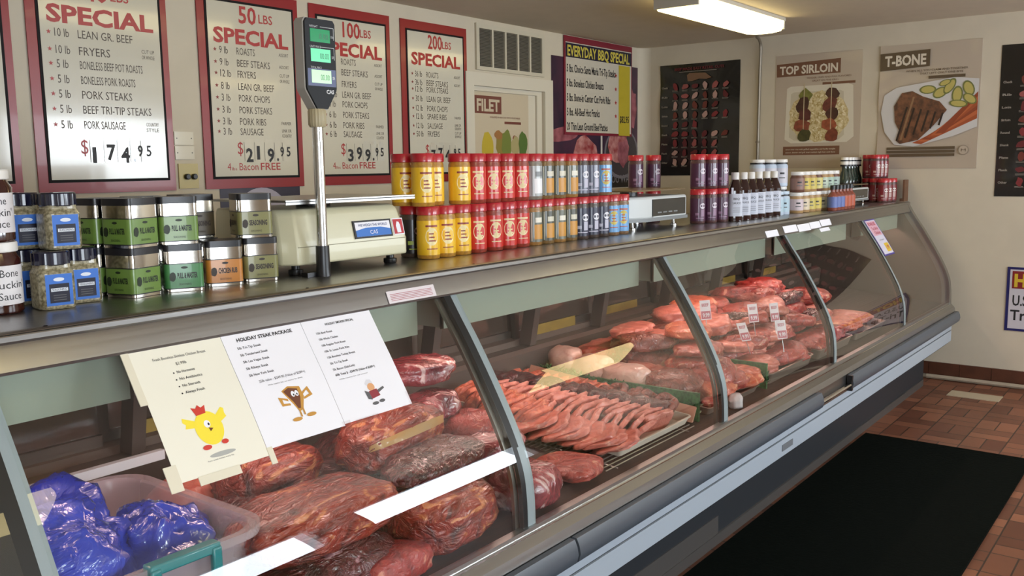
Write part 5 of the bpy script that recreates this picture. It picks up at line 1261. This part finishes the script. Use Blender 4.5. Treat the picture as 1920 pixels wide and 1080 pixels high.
labs = ['red slab low at the front', 'pink slab low at the front', 'tall red joint at the back left', 'tall dark joint at the back right', 'red steak across the middle', 'fatty beef on the back left joint', 'red beef on the back right joint', 'orange-red slab low in the far tray', 'pink slab low in the far tray', 'red joint at the back of the far tray', 'dark joint at the back of the far tray', 'fatty beef across the far tray']
for i, (x, y, z, L, W, Hh, m) in [q for q in enumerate(spec) if q[0] > 3]: meat('beef_cut', labs[i]+', beyond the third divider', 'beef cut', (x, y, zz(y, z)), L, W, Hh, m, rnd.uniform(-.3, .5), 130+i, group=g, fine=.05)
def heap(gname, cat, name, lab, x0, x1, rows_, mats_, seed, h0, h1):
    """a layered heap of slabs rising to the back; each slab sits on the ones below"""
    rd_ = random.Random(seed); n = 0
    for layer in range(3):
        for j in range(rows_-layer):
            y = 1.60+.02*layer+(2.12-1.60)*(j+.5*layer)/(rows_-1); cols_ = 3
            for i in range(cols_):
                x = x0+(x1-x0)*(i+.5+.25*(layer % 2))/cols_+rd_.uniform(-.02, .02); yy = y+rd_.uniform(-.02, .02)
                z = zz(yy, .02+.055*layer+(h0+(h1-h0)*(yy-1.55)/.6))
                if math.hypot(0, 0) == 0 and yy-.08 < glass_y(min(1.15, z+.08))+.02: continue
                m = mats_[rd_.randrange(len(mats_))]; k = 'hp%d' % (rd_.randrange(6))+m.name; n += 1
                piece(k, name, cat, .25, .17, .075, m, (x, yy, z), (rd_.uniform(-.2, .1), rd_.uniform(-.15, .15), rd_.uniform(-.6, .9)),
                      lab % (ORD[i], ('bottom', 'middle', 'top')[layer], ORD[j]), gname, 200+len(SP), n1=34, n2=18, fine=.05, rough=.2)
heap('red steaks filling the steel tray between the second and third dividers', 'steak', 'steak', 'steak before the third divider, %s from left in the %s layer, %s row from glass', 3.82, 4.34, 4, [M_RD, M_PK, M_FT, M_OR, M_DK, M_PK], 5, 0, .08)
heap('beef slabs filling the trays beyond the third divider', 'beef cut', 'beef_cut', 'beef slab beyond the third divider, %s from left, %s layer, %s row from glass', 4.46, 4.96, 4, [M_RD, M_RD, M_PK, M_DK], 7, 0, .12)
heap('pinkish slabs filling the heap before the second divider', 'beef cut', 'beef_cut', 'pinkish slab before the second divider, %s from left, %s layer, %s row from glass', 3.36, 3.70, 3, [M_FT, M_OR, M_BN, M_PK], 9, 0, .04)
meat('wrapped_packet', 'small white paper-wrapped packet at the sill past the second divider', 'packet', (3.40, 1.485, zz(1.48, 0)), .12, .06, .06, mat('butcher_paper', 'c8c0c2', .6), .5, 150)
# price tags on spikes
def tags():
    wt = mat('tag_white', 'd8c6c8', .5); rd_ = mat('tag_red', 'b04a58', .5); proto = None
    for i, (x, y, z, rz, rx) in enumerate(((3.62, 1.72, .875, -.5, -.2), (4.00, 1.66, .815, -.5, -.25), (4.08, 1.59, .815, -.4, -.2), (3.80, 1.61, .765, -.4, -.5), (3.98, 1.515, .755, -.5, -.25))):
        lab = ('price tag on a spike nearest the second divider, highest of the five', 'price tag standing left of the middle pair among the red steaks', 'price tag standing right of the middle pair among the red steaks', 'tilted price tag low among the pink slabs', 'bluish-white price tag closest to the glass on the pink slab')[i]
        if proto is None:
            t = thing('price_tag', lab, 'price tag', (x, y, z), rz, 'price tags stuck in the meat')
            MB().box((-.027, 0, 0), (.027, .002, .085), wt).build('card', t); MB().box((-.024, -.0006, .004), (.024, 0, .038), rd_).build('red_block', t)
            m = MB(); text(m, 'BEEF', 0, .058, .014, rd_, w=.036, align='C', y=-.0006, bold=.02); text(m, '9.99', 0, .012, .018, wt, w=.036, align='C', y=-.0012, bold=.03); m.build('lettering', t)
            MB().tube([(0, .003, .03), (.0, .006, -.06)], .0018, steel, 6).build('spike', t); proto = t; t.rotation_euler = (rx, 0, rz)
        else: t = dup(proto, (x, y, z), rz, lab); t.rotation_euler = (rx, 0, rz)
tags()
